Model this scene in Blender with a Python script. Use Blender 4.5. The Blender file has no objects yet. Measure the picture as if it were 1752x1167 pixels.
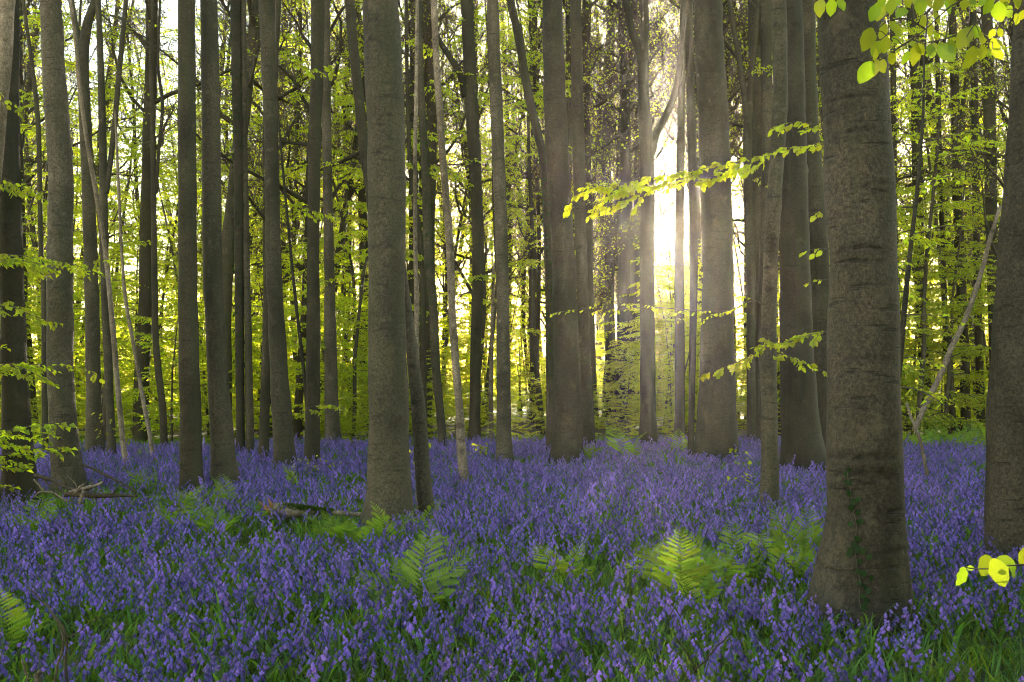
import bpy, math, random
import numpy as np
from mathutils import Vector, Matrix, Euler, noise as mnoise

# ------------------------------------------------------------------ camera
W, H = 1752.0, 1167.0
F = 1703.0                      # focal length in photo pixels (35 mm on full frame)
HORIZON = 660.0
PITCH = math.atan((HORIZON - H / 2) / F)
CAM = np.array([0.0, 0.0, 1.6])

sc = bpy.context.scene
COL = sc.collection
cam_d = bpy.data.cameras.new('camera')
cam_d.sensor_width = 36.0
cam_d.lens = 36.0 * F / W
cam_d.clip_start = 0.05
cam_d.clip_end = 3000.0
cam = bpy.data.objects.new('camera', cam_d)
COL.objects.link(cam)
cam.location = CAM
cam.rotation_euler = (math.pi / 2 + PITCH, 0, 0)
sc.camera = cam

FWD = np.array([0, math.cos(PITCH), math.sin(PITCH)])
UP = np.array([0, -math.sin(PITCH), math.cos(PITCH)])
RT = np.array([1.0, 0, 0])

def ray(x, y):
    return RT * ((x - W / 2) / F) + UP * ((H / 2 - y) / F) + FWD

def at_depth(x, y, d):
    r = ray(x, y)
    return CAM + r * (d / r[1])

def at_height(x, y, z):
    r = ray(x, y)
    return CAM + r * ((z - CAM[2]) / r[2])

# ------------------------------------------------------------------ light
SUN_PX = (1141, 368)
sdir = ray(*SUN_PX); sdir = sdir / np.linalg.norm(sdir)
SUN_EL = math.asin(sdir[2])
SUN_AZ = math.atan2(sdir[0], sdir[1])          # clockwise from +Y
world = bpy.data.worlds.new('World'); sc.world = world
world.use_nodes = True
wn = world.node_tree; wn.nodes.clear()
sky = wn.nodes.new('ShaderNodeTexSky'); sky.sky_type = 'NISHITA'
sky.sun_disc = False
sky.sun_elevation = SUN_EL
sky.sun_rotation = SUN_AZ
sky.air_density = 1.25; sky.dust_density = 0.4; sky.ozone_density = 0.0
bg = wn.nodes.new('ShaderNodeBackground'); bg.inputs['Strength'].default_value = 0.05
wo = wn.nodes.new('ShaderNodeOutputWorld')
wn.links.new(sky.outputs[0], bg.inputs[0]); wn.links.new(bg.outputs[0], wo.inputs[0])

sun_d = bpy.data.lights.new('sun', 'SUN')
sun_d.energy = 5.0; sun_d.angle = math.radians(0.6); sun_d.color = (1.0, 0.86, 0.66)
sun = bpy.data.objects.new('sun', sun_d); COL.objects.link(sun)
sun.rotation_euler = Vector(sdir).to_track_quat('Z', 'Y').to_euler()

sc.view_settings.view_transform = 'Standard'
sc.view_settings.look = 'None'
sc.view_settings.gamma = 1.0
sc.view_settings.exposure = 3.7
sc.cycles.max_bounces = 7
sc.cycles.diffuse_bounces = 3
sc.cycles.glossy_bounces = 2
sc.cycles.transmission_bounces = 4
sc.cycles.volume_bounces = 1
sc.cycles.transparent_max_bounces = 4
sc.cycles.sample_clamp_indirect = 6.0
sc.cycles.caustics_reflective = False
sc.cycles.caustics_refractive = False
sc.cycles.use_denoising = True
sc.cycles.filter_width = 1.1

RNG = np.random.default_rng(7)
random.seed(7)

# ------------------------------------------------------------------ materials
def new_mat(name):
    m = bpy.data.materials.new(name); m.use_nodes = True
    nt = m.node_tree; nt.nodes.clear()
    return m, nt, nt.nodes.new('ShaderNodeOutputMaterial')

def N(nt, t, **kw):
    n = nt.nodes.new(t)
    for k, v in kw.items():
        setattr(n, k, v)
    return n

def ramp(nt, stops):
    r = N(nt, 'ShaderNodeValToRGB')
    e = r.color_ramp.elements
    while len(e) > len(stops):
        e.remove(e[-1])
    while len(e) < len(stops):
        e.new(0.5)
    for i, (p, c) in enumerate(stops):
        e[i].position = p
        e[i].color = (c, c, c, 1) if isinstance(c, (int, float)) else (*c, 1)
    return r

def mixc(nt, a, b, fac, mode='MIX'):
    m = N(nt, 'ShaderNodeMix', data_type='RGBA', blend_type=mode)
    for sock, v in ((m.inputs[0], fac), (m.inputs[6], a), (m.inputs[7], b)):
        if hasattr(v, 'is_output') or hasattr(v, 'links'):
            nt.links.new(v, sock)
        elif isinstance(v, (int, float)):
            sock.default_value = v
        else:
            sock.default_value = (*v, 1)
    return m.outputs[2]

def bark_mat(name, dark, light, moss=(0.05, 0.055, 0.022), moss_amt=0.35, wrinkle=26.0, bump=0.35, speck=0.5):
    m, nt, out = new_mat(name)
    L = nt.links.new
    tc = N(nt, 'ShaderNodeTexCoord'); oi = N(nt, 'ShaderNodeObjectInfo')
    off = N(nt, 'ShaderNodeVectorMath', operation='SCALE'); off.inputs[0].default_value = (37.0, 19.0, 53.0)
    L(oi.outputs['Random'], off.inputs['Scale'])
    co = N(nt, 'ShaderNodeVectorMath', operation='ADD')
    L(tc.outputs['Object'], co.inputs[0]); L(off.outputs[0], co.inputs[1])
    def noise(scale, stretch, detail=4.0, rough=0.6):
        mp = N(nt, 'ShaderNodeMapping'); mp.inputs['Scale'].default_value = stretch
        L(co.outputs[0], mp.inputs[0])
        n = N(nt, 'ShaderNodeTexNoise'); n.inputs['Scale'].default_value = scale
        n.inputs['Detail'].default_value = detail; n.inputs['Roughness'].default_value = rough
        L(mp.outputs[0], n.inputs['Vector'])
        return n.outputs['Fac']
    big = noise(1.6, (1, 1, 0.55))
    r1 = ramp(nt, [(0.34, dark), (0.64, light)]); L(big, r1.inputs[0])
    fine = noise(38.0, (1, 1, 0.9), 5.0, 0.7)
    r2 = ramp(nt, [(0.32, 0.42), (0.66, 1.45)]); L(fine, r2.inputs[0])
    c = mixc(nt, r1.outputs[0], r2.outputs[0], 1.0, 'MULTIPLY')
    fine2 = noise(115.0, (1, 1, 0.6), 3.0, 0.7)
    r2b = ramp(nt, [(0.34, 0.5), (0.66, 1.4)]); L(fine2, r2b.inputs[0])
    c = mixc(nt, c, r2b.outputs[0], 1.0, 'MULTIPLY')
    wr = noise(1.0, (3.2, 3.2, wrinkle), 3.0, 0.55)
    r3 = ramp(nt, [(0.31, 0.35), (0.40, 1.0)]); L(wr, r3.inputs[0])
    c = mixc(nt, c, r3.outputs[0], 0.75, 'MULTIPLY')
    streak = noise(2.0, (5.0, 5.0, 0.35), 3.0, 0.6)
    r4 = ramp(nt, [(0.42, 0.0), (0.68, moss_amt)]); L(streak, r4.inputs[0])
    c = mixc(nt, c, moss, r4.outputs[0])
    pale = noise(5.0, (1, 1, 0.8), 6.0, 0.7)
    r5 = ramp(nt, [(0.56, 0.0), (0.70, 0.65)]); L(pale, r5.inputs[0])
    c = mixc(nt, c, tuple(min(1, v * 1.5) for v in light), r5.outputs[0])
    at = N(nt, 'ShaderNodeAttribute', attribute_name='scar')
    c = mixc(nt, c, tuple(v * 0.22 for v in dark), at.outputs['Fac'])
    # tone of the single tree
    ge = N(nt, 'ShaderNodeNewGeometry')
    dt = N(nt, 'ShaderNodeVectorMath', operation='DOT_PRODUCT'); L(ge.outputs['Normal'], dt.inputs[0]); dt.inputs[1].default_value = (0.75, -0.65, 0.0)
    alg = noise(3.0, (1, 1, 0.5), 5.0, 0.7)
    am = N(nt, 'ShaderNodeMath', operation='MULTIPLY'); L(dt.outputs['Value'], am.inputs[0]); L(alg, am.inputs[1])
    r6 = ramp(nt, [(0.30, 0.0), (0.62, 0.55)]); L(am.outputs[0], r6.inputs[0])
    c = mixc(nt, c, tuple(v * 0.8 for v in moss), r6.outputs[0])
    lich = N(nt, 'ShaderNodeTexVoronoi'); lich.inputs['Scale'].default_value = 9.0; L(co.outputs[0], lich.inputs['Vector'])
    r7 = ramp(nt, [(0.10, 0.55), (0.22, 0.0)]); L(lich.outputs['Distance'], r7.inputs[0])
    lm_ = N(nt, 'ShaderNodeMath', operation='MULTIPLY'); L(r7.outputs[0], lm_.inputs[0]); L(r5.outputs[0], lm_.inputs[1])
    c = mixc(nt, c, tuple(min(1, v * 2.2) for v in light), lm_.outputs[0])
    tone = N(nt, 'ShaderNodeMapRange'); tone.inputs[3].default_value = 0.72; tone.inputs[4].default_value = 1.2
    L(oi.outputs['Random'], tone.inputs[0])
    c = mixc(nt, c, tone.outputs[0], 1.0, 'MULTIPLY')
    bs = N(nt, 'ShaderNodeBsdfPrincipled')
    L(c, bs.inputs['Base Color'])
    bs.inputs['Roughness'].default_value = 0.75
    bs.inputs['Specular IOR Level'].default_value = 0.25
    hsum = N(nt, 'ShaderNodeMath', operation='ADD'); L(fine, hsum.inputs[0])
    L(r3.outputs[0], hsum.inputs[1])
    bp = N(nt, 'ShaderNodeBump'); bp.inputs['Strength'].default_value = bump; bp.inputs['Distance'].default_value = 0.012
    L(hsum.outputs[0], bp.inputs['Height']); L(bp.outputs[0], bs.inputs['Normal'])
    L(bs.outputs[0], out.inputs[0])
    return m

def leaf_mat(name, refl, trans, fac=0.55, hue_var=0.02, val_var=0.25, gloss=0.025):
    """thin leaf: reflects one colour, lets through a yellower one"""
    m, nt, out = new_mat(name)
    L = nt.links.new
    at = N(nt, 'ShaderNodeAttribute', attribute_name='var')
    oi = N(nt, 'ShaderNodeObjectInfo')
    hs = []
    for c in (refl, trans):
        h = N(nt, 'ShaderNodeHueSaturation'); h.inputs['Color'].default_value = (*c, 1)
        a = N(nt, 'ShaderNodeMapRange'); a.inputs[3].default_value = 0.5 - hue_var; a.inputs[4].default_value = 0.5 + hue_var
        L(at.outputs['Fac'], a.inputs[0]); L(a.outputs[0], h.inputs['Hue'])
        mm = N(nt, 'ShaderNodeMath', operation='ADD'); L(at.outputs['Fac'], mm.inputs[0]); L(oi.outputs['Random'], mm.inputs[1])
        b = N(nt, 'ShaderNodeMapRange'); b.inputs[2].default_value = 2.0
        b.inputs[3].default_value = 1 - val_var; b.inputs[4].default_value = 1 + val_var
        L(mm.outputs[0], b.inputs[0]); L(b.outputs[0], h.inputs['Value'])
        hs.append(h.outputs[0])
    d = N(nt, 'ShaderNodeBsdfDiffuse'); L(hs[0], d.inputs[0])
    t = N(nt, 'ShaderNodeBsdfTranslucent'); L(hs[1], t.inputs[0])
    mx = N(nt, 'ShaderNodeMixShader'); mx.inputs[0].default_value = fac
    L(d.outputs[0], mx.inputs[1]); L(t.outputs[0], mx.inputs[2])
    res = mx.outputs[0]
    if gloss:
        g = N(nt, 'ShaderNodeBsdfGlossy'); g.inputs['Roughness'].default_value = 0.45
        g.inputs['Color'].default_value = (0.7, 0.75, 0.7, 1)
        m2 = N(nt, 'ShaderNodeMixShader'); m2.inputs[0].default_value = gloss
        L(res, m2.inputs[1]); L(g.outputs[0], m2.inputs[2]); res = m2.outputs[0]
    L(res, out.inputs[0])
    return m

def simple_mat(name, col, rough=0.8, nscale=30.0, var=0.4):
    m, nt, out = new_mat(name)
    L = nt.links.new
    tc = N(nt, 'ShaderNodeTexCoord')
    n = N(nt, 'ShaderNodeTexNoise'); n.inputs['Scale'].default_value = nscale; n.inputs['Detail'].default_value = 5
    L(tc.outputs['Object'], n.inputs['Vector'])
    r = ramp(nt, [(0.3, tuple(c * (1 - var) for c in col)), (0.7, tuple(c * (1 + var) for c in col))])
    L(n.outputs['Fac'], r.inputs[0])
    bs = N(nt, 'ShaderNodeBsdfPrincipled'); L(r.outputs[0], bs.inputs['Base Color'])
    bs.inputs['Roughness'].default_value = rough; bs.inputs['Specular IOR Level'].default_value = 0.2
    bp = N(nt, 'ShaderNodeBump'); bp.inputs['Strength'].default_value = 0.5; bp.inputs['Distance'].default_value = 0.01
    L(n.outputs['Fac'], bp.inputs['Height']); L(bp.outputs[0], bs.inputs['Normal'])
    L(bs.outputs[0], out.inputs[0])
    return m

M = {}
M['beech'] = bark_mat('beech_bark', (0.034, 0.027, 0.017), (0.098, 0.078, 0.050))
M['grey'] = bark_mat('grey_beech_bark', (0.060, 0.047, 0.031), (0.148, 0.118, 0.082), moss_amt=0.2)
M['dark'] = bark_mat('dark_bark', (0.023, 0.017, 0.010), (0.062, 0.047, 0.028), moss_amt=0.45)
M['rough'] = bark_mat('rough_bark', (0.029, 0.022, 0.014), (0.100, 0.078, 0.051), moss_amt=0.2, wrinkle=20.0, bump=0.8)
M['dead'] = bark_mat('dead_wood', (0.12, 0.085, 0.055), (0.31, 0.24, 0.175), moss_amt=0.15, wrinkle=7.0, bump=0.6)
M['twig'] = simple_mat('twig_bark', (0.10, 0.08, 0.06), 0.85, 40)
M['paletwig'] = simple_mat('pale_twig', (0.27, 0.23, 0.19), 0.8, 40)
M['leaf'] = leaf_mat('young_beech_leaf', (0.125, 0.185, 0.018), (0.76, 0.84, 0.025), 0.76, 0.024, 0.4)
M['bigleaf'] = leaf_mat('near_beech_leaf', (0.14, 0.20, 0.03), (0.52, 0.62, 0.018), 0.62, 0.03, 0.3, 0.03)
M['fern'] = leaf_mat('fern_frond', (0.11, 0.20, 0.02), (0.42, 0.58, 0.03), 0.55, 0.025, 0.35)
M['ivy'] = leaf_mat('ivy_leaf', (0.022, 0.05, 0.012), (0.04, 0.10, 0.012), 0.3, 0.02, 0.4, 0.012)
M['blade'] = leaf_mat('bluebell_leaf_green', (0.075, 0.15, 0.018), (0.30, 0.46, 0.03), 0.5, 0.03, 0.6, 0.03)
M['stem'] = leaf_mat('bluebell_stem_green', (0.06, 0.10, 0.03), (0.12, 0.2, 0.04), 0.3, 0.02, 0.25, 0.05)
M['bell'] = leaf_mat('bluebell_petal', (0.228, 0.158, 0.49), (0.41, 0.285, 0.78), 0.45, 0.024, 0.65, 0.02)
M['moss'] = leaf_mat('moss_green', (0.06, 0.10, 0.015), (0.12, 0.2, 0.02), 0.3, 0.02, 0.3, 0.0)

# ------------------------------------------------------------------ mesh helpers
class MB:
    """collects triangles/quads, several materials, a float attribute per vertex"""
    def __init__(s):
        s.v = []; s.q = []; s.t = []; s.qm = []; s.tm = []; s.a = []; s.n = 0
    def add(s, V, Q=None, T=None, mat=0, attr=None):
        V = np.asarray(V, float).reshape(-1, 3)
        if Q is not None and len(Q):
            Q = np.asarray(Q, int).reshape(-1, 4) + s.n; s.q.append(Q); s.qm.append(np.full(len(Q), mat))
        if T is not None and len(T):
            T = np.asarray(T, int).reshape(-1, 3) + s.n; s.t.append(T); s.tm.append(np.full(len(T), mat))
        s.v.append(V)
        if attr is None: attr = np.zeros(len(V))
        s.a.append(np.broadcast_to(np.asarray(attr, float), (len(V),)))
        s.n += len(V)
    def mesh(s, name, mats, attr='var', smooth=True):
        V = np.concatenate(s.v) if s.v else np.zeros((0, 3))
        Q = np.concatenate(s.q) if s.q else np.zeros((0, 4), int)
        T = np.concatenate(s.t) if s.t else np.zeros((0, 3), int)
        me = bpy.data.meshes.new(name)
        me.vertices.add(len(V)); me.vertices.foreach_set('co', V.ravel())
        nl = Q.size + T.size
        me.loops.add(nl)
        me.loops.foreach_set('vertex_index', np.concatenate([Q.ravel(), T.ravel()]).astype(np.int32))
        me.polygons.add(len(Q) + len(T))
        st = np.concatenate([np.arange(len(Q)) * 4, Q.size + np.arange(len(T)) * 3]).astype(np.int32)
        me.polygons.foreach_set('loop_start', st)
        mi = np.concatenate((s.qm + s.tm)) if (s.qm or s.tm) else np.zeros(0)
        me.polygons.foreach_set('material_index', mi.astype(np.int32))
        me.polygons.foreach_set('use_smooth', np.full(len(Q) + len(T), smooth))
        me.update(calc_edges=True)
        at = me.attributes.new(attr, 'FLOAT', 'POINT')
        at.data.foreach_set('value', np.concatenate(s.a).astype(np.float32))
        for m in mats: me.materials.append(M[m])
        return me

def link(name, data, parent=None, loc=(0, 0, 0), rot=(0, 0, 0), scale=1.0):
    o = bpy.data.objects.new(name, data); COL.objects.link(o)
    o.location = loc; o.rotation_euler = rot
    o.scale = (scale,) * 3 if isinstance(scale, (int, float)) else scale
    if parent is not None: o.parent = parent
    return o

def tag(o, label=None, cat=None, group=None, kind=None):
    if label: o['label'] = label
    if cat: o['category'] = cat
    if group: o['group'] = group
    if kind: o['kind'] = kind
    return o

def frames(P):
    T = np.gradient(P, axis=0); T /= np.linalg.norm(T, axis=1)[:, None] + 1e-12
    a = np.array([1.0, 0, 0]) if abs(T[0][0]) < 0.8 else np.array([0, 1.0, 0])
    U = np.zeros_like(P); Vv = np.zeros_like(P)
    for i in range(len(P)):
        a = a - T[i] * np.dot(a, T[i]); a /= np.linalg.norm(a) + 1e-12
        U[i] = a; Vv[i] = np.cross(T[i], a)
    return T, U, Vv

def tube(mb, P, R, k=5, mat=0, attr=None, cap=True):
    P = np.asarray(P, float); R = np.asarray(R, float); n = len(P)
    T, U, Vv = frames(P)
    th = np.arange(k) * 2 * math.pi / k
    V = P[:, None, :] + R[:, None, None] * (np.cos(th)[None, :, None] * U[:, None, :] + np.sin(th)[None, :, None] * Vv[:, None, :])
    i = np.arange(n - 1)[:, None] * k; j = np.arange(k)[None, :]; j2 = (j + 1) % k
    Q = np.stack([i + j, i + j2, i + k + j2, i + k + j], -1).reshape(-1, 4)
    Tt = None
    V = V.reshape(-1, 3)
    if cap:
        V = np.concatenate([V, P[:1], P[-1:]])
        c0, c1 = n * k, n * k + 1
        jj = np.arange(k)
        Tt = np.concatenate([np.stack([np.full(k, c0), (jj + 1) % k, jj], 1),
                             np.stack([np.full(k, c1), (n - 1) * k + jj, (n - 1) * k + (jj + 1) % k], 1)])
    mb.add(V, Q, Tt, mat, attr)

def catmull(P, n):
    """smooth resample of control rows P (any columns) to n rows by arc length of the first 3 columns"""
    P = np.asarray(P, float)
    if len(P) < 2: return P
    d = np.linalg.norm(np.diff(P[:, :3], axis=0), axis=1); s = np.concatenate([[0], np.cumsum(d)])
    E = np.vstack([2 * P[0] - P[1], P, 2 * P[-1] - P[-2]])
    t = np.linspace(0, s[-1], n); out = np.zeros((n, P.shape[1]))
    idx = np.clip(np.searchsorted(s, t, 'right') - 1, 0, len(P) - 2)
    u = ((t - s[idx]) / np.maximum(d[idx], 1e-9))[:, None]
    p0, p1, p2, p3 = E[idx], E[idx + 1], E[idx + 2], E[idx + 3]
    out = 0.5 * ((2 * p1) + (-p0 + p2) * u + (2 * p0 - 5 * p1 + 4 * p2 - p3) * u ** 2 + (-p0 + 3 * p1 - 3 * p2 + p3) * u ** 3)
    return out

def norm(a):
    a = np.asarray(a, float)
    return a / (np.linalg.norm(a, axis=-1, keepdims=True) + 1e-12)

def leaves(mb, pos, dr, nr, ln, wd, mat=0, rng=RNG, fold=0.25):
    """folded diamond leaves, two or four triangles each"""
    pos = np.asarray(pos); n = len(pos)
    if n == 0: return
    dr = norm(dr); sd = norm(np.cross(dr, nr)); nn = np.cross(sd, dr)
    ln = np.broadcast_to(ln, (n,))[:, None]; wd = np.broadcast_to(wd, (n,))[:, None]
    a = pos
    b = pos + dr * ln * 0.42 + sd * wd * 0.5 + nn * wd * fold
    c = pos + dr * ln - nn * ln * 0.12
    d = pos + dr * ln * 0.42 - sd * wd * 0.5 + nn * wd * fold
    V = np.stack([a, b, c, d], 1).reshape(-1, 3)
    i = np.arange(n) * 4
    T = np.concatenate([np.stack([i, i + 1, i + 2], 1), np.stack([i, i + 2, i + 3], 1)])
    at = np.repeat(rng.random(n), 4)
    mb.add(V, None, T, mat, at)

def ground_z(x, y):
    z = 0.05 * mnoise.noise(Vector((x * 0.25, y * 0.25, 0.3))) + 0.03 * mnoise.noise(Vector((x * 0.8, y * 0.8, 5.0)))
    return z

# ------------------------------------------------------------------ ground
def build_ground():
    xs = np.concatenate([[-900, -300, -120, -60], np.linspace(-36, 36, 145), [60, 120, 300, 900]])
    ys = np.concatenate([[-60, -10], np.linspace(-2, 60, 125), [75, 100, 160, 300, 600, 1400]])
    V = np.array([(x, y, ground_z(x, y) if abs(x) < 40 and y < 62 else 0.0) for y in ys for x in xs])
    nx = len(xs)
    i = (np.arange(len(ys) - 1)[:, None] * nx + np.arange(nx - 1)[None, :])
    Q = np.stack([i, i + 1, i + nx + 1, i + nx], -1).reshape(-1, 4)
    m, nt, out = new_mat('forest_floor')
    L = nt.links.new
    tc = N(nt, 'ShaderNodeTexCoord')
    vo = N(nt, 'ShaderNodeTexVoronoi'); vo.inputs['Scale'].default_value = 22.0
    L(tc.outputs['Object'], vo.inputs['Vector'])
    r = ramp(nt, [(0.0, (0.035, 0.024, 0.014)), (0.5, (0.09, 0.058, 0.032)), (1.0, (0.15, 0.10, 0.06))])
    L(vo.outputs['Color'], r.inputs[0])
    n1 = N(nt, 'ShaderNodeTexNoise'); n1.inputs['Scale'].default_value = 0.9; n1.inputs['Detail'].default_value = 6
    L(tc.outputs['Object'], n1.inputs['Vector'])
    r2 = ramp(nt, [(0.42, 0.0), (0.6, 0.85)]); L(n1.outputs['Fac'], r2.inputs[0])
    c = mixc(nt, r.outputs[0], (0.028, 0.05, 0.012), r2.outputs[0])
    bs = N(nt, 'ShaderNodeBsdfPrincipled'); L(c, bs.inputs['Base Color']); bs.inputs['Roughness'].default_value = 0.9
    bp = N(nt, 'ShaderNodeBump'); bp.inputs['Strength'].default_value = 0.7; bp.inputs['Distance'].default_value = 0.03
    L(vo.outputs['Distance'], bp.inputs['Height']); L(bp.outputs[0], bs.inputs['Normal'])
    L(bs.outputs[0], out.inputs[0])
    M['floor'] = m
    mb = MB(); mb.add(V, Q)
    o = link('ground', mb.mesh('ground', ['floor']))
    tag(o, 'brown leaf-littered woodland floor under the flowers', 'ground', kind='structure')
build_ground()

# ------------------------------------------------------------------ trunks measured in the photograph
TRUNKS = []       # (x, y, radius) on the ground, keeps plants out of the wood

def trunk_mesh(P, R, k, seed, scars=0.0, knobs=0.0, scar_list=None, lobes=0.05):
    """closed bark surface around centre line P with radii R; scars are the brow-shaped folds of beech bark"""
    rng = np.random.default_rng(seed)
    n = len(P); T, U, Vv = frames(P)
    th = np.arange(k) * 2 * math.pi / k
    s = np.concatenate([[0], np.cumsum(np.linalg.norm(np.diff(P, axis=0), axis=1))])
    TH, S = np.meshgrid(th, s)
    rad = np.ones_like(TH)
    for f in (2, 3, 5):
        rad += lobes / f * np.sin(f * TH + rng.uniform(0, 6.3) + S * rng.uniform(-0.3, 0.3)) * (0.6 + 0.4 * np.sin(S * rng.uniform(0.5, 1.5) + rng.uniform(0, 6)))
    for _ in range(5):
        rad += 0.012 * np.sin(rng.uniform(2, 9) * S + rng.integers(1, 4) * TH + rng.uniform(0, 6.3))
    # root spread
    nl = rng.integers(4, 7); ph = rng.uniform(0, 6.3)
    flare = np.exp(-np.maximum(S - 0.12, 0) / 0.26)
    rad += flare * 0.32 * (0.8 + 0.8 * np.maximum(0, np.cos(nl * TH + ph)) ** 2)
    scar = np.zeros_like(TH)
    lst = list(scar_list or [])
    nsc = int(scars * 1.7 * s[-1])
    for _ in range(nsc):
        lst.append((rng.uniform(0, 6.3), rng.uniform(0.3, s[-1]), rng.uniform(0.25, 1.0), rng.uniform(-0.02, 0.08), rng.uniform(0.007, 0.02), rng.uniform(0.4, 1)))
    for (t0, s0, hw, arch, hh, dep) in lst:
        dt = (TH - t0 + math.pi) % (2 * math.pi) - math.pi
        win = np.clip(1 - (dt / hw) ** 2, 0, 1)
        line = s0 + arch * win + 0.35 * hh * np.sin(dt * 9 + t0 * 7) + 0.25 * hh * np.sin(dt * 23 + s0 * 5)
        g = np.exp(-((S - line) / hh) ** 2) * np.sqrt(win)
        rad -= 0.04 * dep * g
        rad += 0.03 * dep * np.exp(-((S - line - 2.2 * hh) / (hh * 1.6)) ** 2) * win
        rad += 0.02 * dep * np.exp(-((S - line + 2.2 * hh) / (hh * 1.6)) ** 2) * win
        scar = np.maximum(scar, g * dep * (0.65 + 0.35 * np.sin(dt * 13 + s0 * 11)))
    nk = int(knobs * s[-1])
    for _ in range(nk):
        t0, s0, q = rng.uniform(0, 6.3), rng.uniform(0.4, s[-1]), rng.uniform(0.03, 0.06)
        dt = (TH - t0 + math.pi) % (2 * math.pi) - math.pi
        d2 = ((dt * R[:, None]) ** 2 + (S - s0) ** 2) / q ** 2
        rad += 0.14 * np.exp(-d2); scar = np.maximum(scar, 0.8 * np.exp(-d2 * 3))
    V = P[:, None, :] + (R[:, None] * rad)[:, :, None] * (np.cos(TH)[:, :, None] * U[:, None, :] + np.sin(TH)[:, :, None] * Vv[:, None, :])
    i = np.arange(n - 1)[:, None] * k; j = np.arange(k)[None, :]; j2 = (j + 1) % k
    Q = np.stack([i + j, i + j2, i + k + j2, i + k + j], -1).reshape(-1, 4)
    V = np.concatenate([V.reshape(-1, 3), P[-1:]]); jj = np.arange(k)
    Tt = np.stack([np.full(k, n * k), (n - 1) * k + jj, (n - 1) * k + (jj + 1) % k], 1)
    mb = MB(); mb.add(V, Q, Tt, 0, np.concatenate([scar.ravel(), [0.0]]))
    return mb

def px_line(pts, d, wob=0.0, rng=RNG):
    """pixel rows (x, y, width) -> world rows (x, y, z, radius) on the plane at depth d"""
    out = []
    for (x, y, w) in pts:
        p = at_depth(x, y, d); out.append((p[0], p[1] + rng.normal(0, wob), p[2], 0.5 * w * d / F))
    return np.array(out)

TREES = {}
def measured_tree(key, label, pts, mat='beech', scars=1.2, knobs=0.3, name='beech_tree', cat='tree', top=5.0,
                  zbase=0.25, limbs=(), group='trunks standing in the bluebells', depth=None, scar_list=None, lobes=0.05, snapped=False):
    seed = sum(ord(c) * (i + 1) for i, c in enumerate(key))
    rng = np.random.default_rng(seed)
    bx, by, bw = pts[0]
    d = depth or at_height(bx, by, zbase)[1]
    C = px_line(pts, d)
    C = np.vstack([[*(C[0, :3] + (C[0, :3] - C[1, :3]) * 0), C[0, 3]], C[1:]])
    foot = C[0].copy(); lean = (C[1, :3] - C[0, :3]); lean = lean / max(lean[2], 0.2)
    drop = foot[2] - (-0.12); foot[:3] = foot[:3] - lean * drop * 0.6; foot[2] = -0.12
    foot[3] *= 1.03
    C = np.vstack([foot, C])
    if top > 0:
        u = norm(C[-1, :3] - C[-2, :3])
        C = np.vstack([C, [*(C[-1, :3] + u * top * 0.5), C[-1, 3] * 0.93], [*(C[-1, :3] + u * top), C[-1, 3] * 0.86]])
    length = np.linalg.norm(np.diff(C[:, :3], axis=0), axis=1).sum()
    near = d < 14
    ds = 0.02 if d < 8 else (0.035 if near else 0.07)
    k = 56 if d < 8 else (36 if near else (22 if bw > 18 else 12))
    n = max(12, int(length / ds)) if bw > 12 else max(10, int(length / 0.12))
    R = catmull(C, n)
    base = np.array([R[0, 0], R[0, 1], 0.0])
    mb = trunk_mesh(R[:, :3] - base, np.maximum(R[:, 3], 0.004), k, seed, scars, knobs, scar_list, lobes)
    root = link(name, None, loc=base); root.empty_display_size = 0.3
    tag(root, label, cat, group)
    link('trunk', mb.mesh('trunk_' + key, [mat], 'scar'), root)
    for lp in limbs:
        LC = px_line(lp, d, 0.0, rng)
        LC[:, 1] += np.linspace(0, rng.uniform(-0.6, 0.6), len(LC))
        if lp[-1][1] <= 6:
            u = norm(LC[-1, :3] - LC[-2, :3]); LC = np.vstack([LC, [*(LC[-1, :3] + u * 2.5), LC[-1, 3] * 0.7]])
        LR = catmull(LC, max(10, int(len(LC) * 8)))
        lm = trunk_mesh(LR[:, :3] - base, np.maximum(LR[:, 3], 0.004), 10, seed + 5, 1.0, 0.2, None, 0.04)
        link('limb', lm.mesh('limb_' + key, [mat], 'scar'), root)
    TRUNKS.append((base[0], base[1], R[2, 3] * 1.25))
    TREES[key] = (root, d, C)
    return root

mt = measured_tree
# --- the large trunks in the flowers
mt('T27', 'thickest and nearest trunk, rough grey beech with ivy climbing its foot', [(1473, 1045, 142), (1477, 950, 132), (1480, 850, 123), (1478, 700, 120), (1478, 553, 115), (1476, 440, 113), (1470, 300, 113), (1463, 150, 112), (1452, 0, 108)],
   'rough', 1.1, 0.5, zbase=0.16, lobes=0.04,
   scar_list=[(4.2, 1.26, 1.3, 0.02, 0.016, 1.0), (4.7, 1.20, 0.9, -0.02, 0.02, 1.0), (4.0, 1.15, 0.6, 0.02, 0.012, 0.8), (4.9, 1.13, 0.6, 0.02, 0.014, 0.9), (3.6, 1.05, 0.5, 0.03, 0.01, 0.7), (4.3, 2.55, 0.9, 0.05, 0.012, 1.0), (5.0, 2.95, 0.8, 0.06, 0.012, 1.0), (4.4, 3.3, 1.1, 0.05, 0.012, 0.9), (4.6, 1.9, 1.0, 0.0, 0.01, 0.8), (5.2, 0.9, 0.7, 0.05, 0.012, 0.9), (5.3, 0.65, 0.8, 0.06, 0.012, 0.9)])
mt('T28', 'rough brown trunk cut off by the photo edge beside the thickest one', [(1750, 945, 112), (1748, 850, 108), (1746, 700, 102), (1753, 553, 96), (1762, 440, 96), (1770, 300, 92), (1779, 150, 92), (1786, 0, 90)], 'rough', 2.2, 0.4, zbase=0.2)
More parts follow.
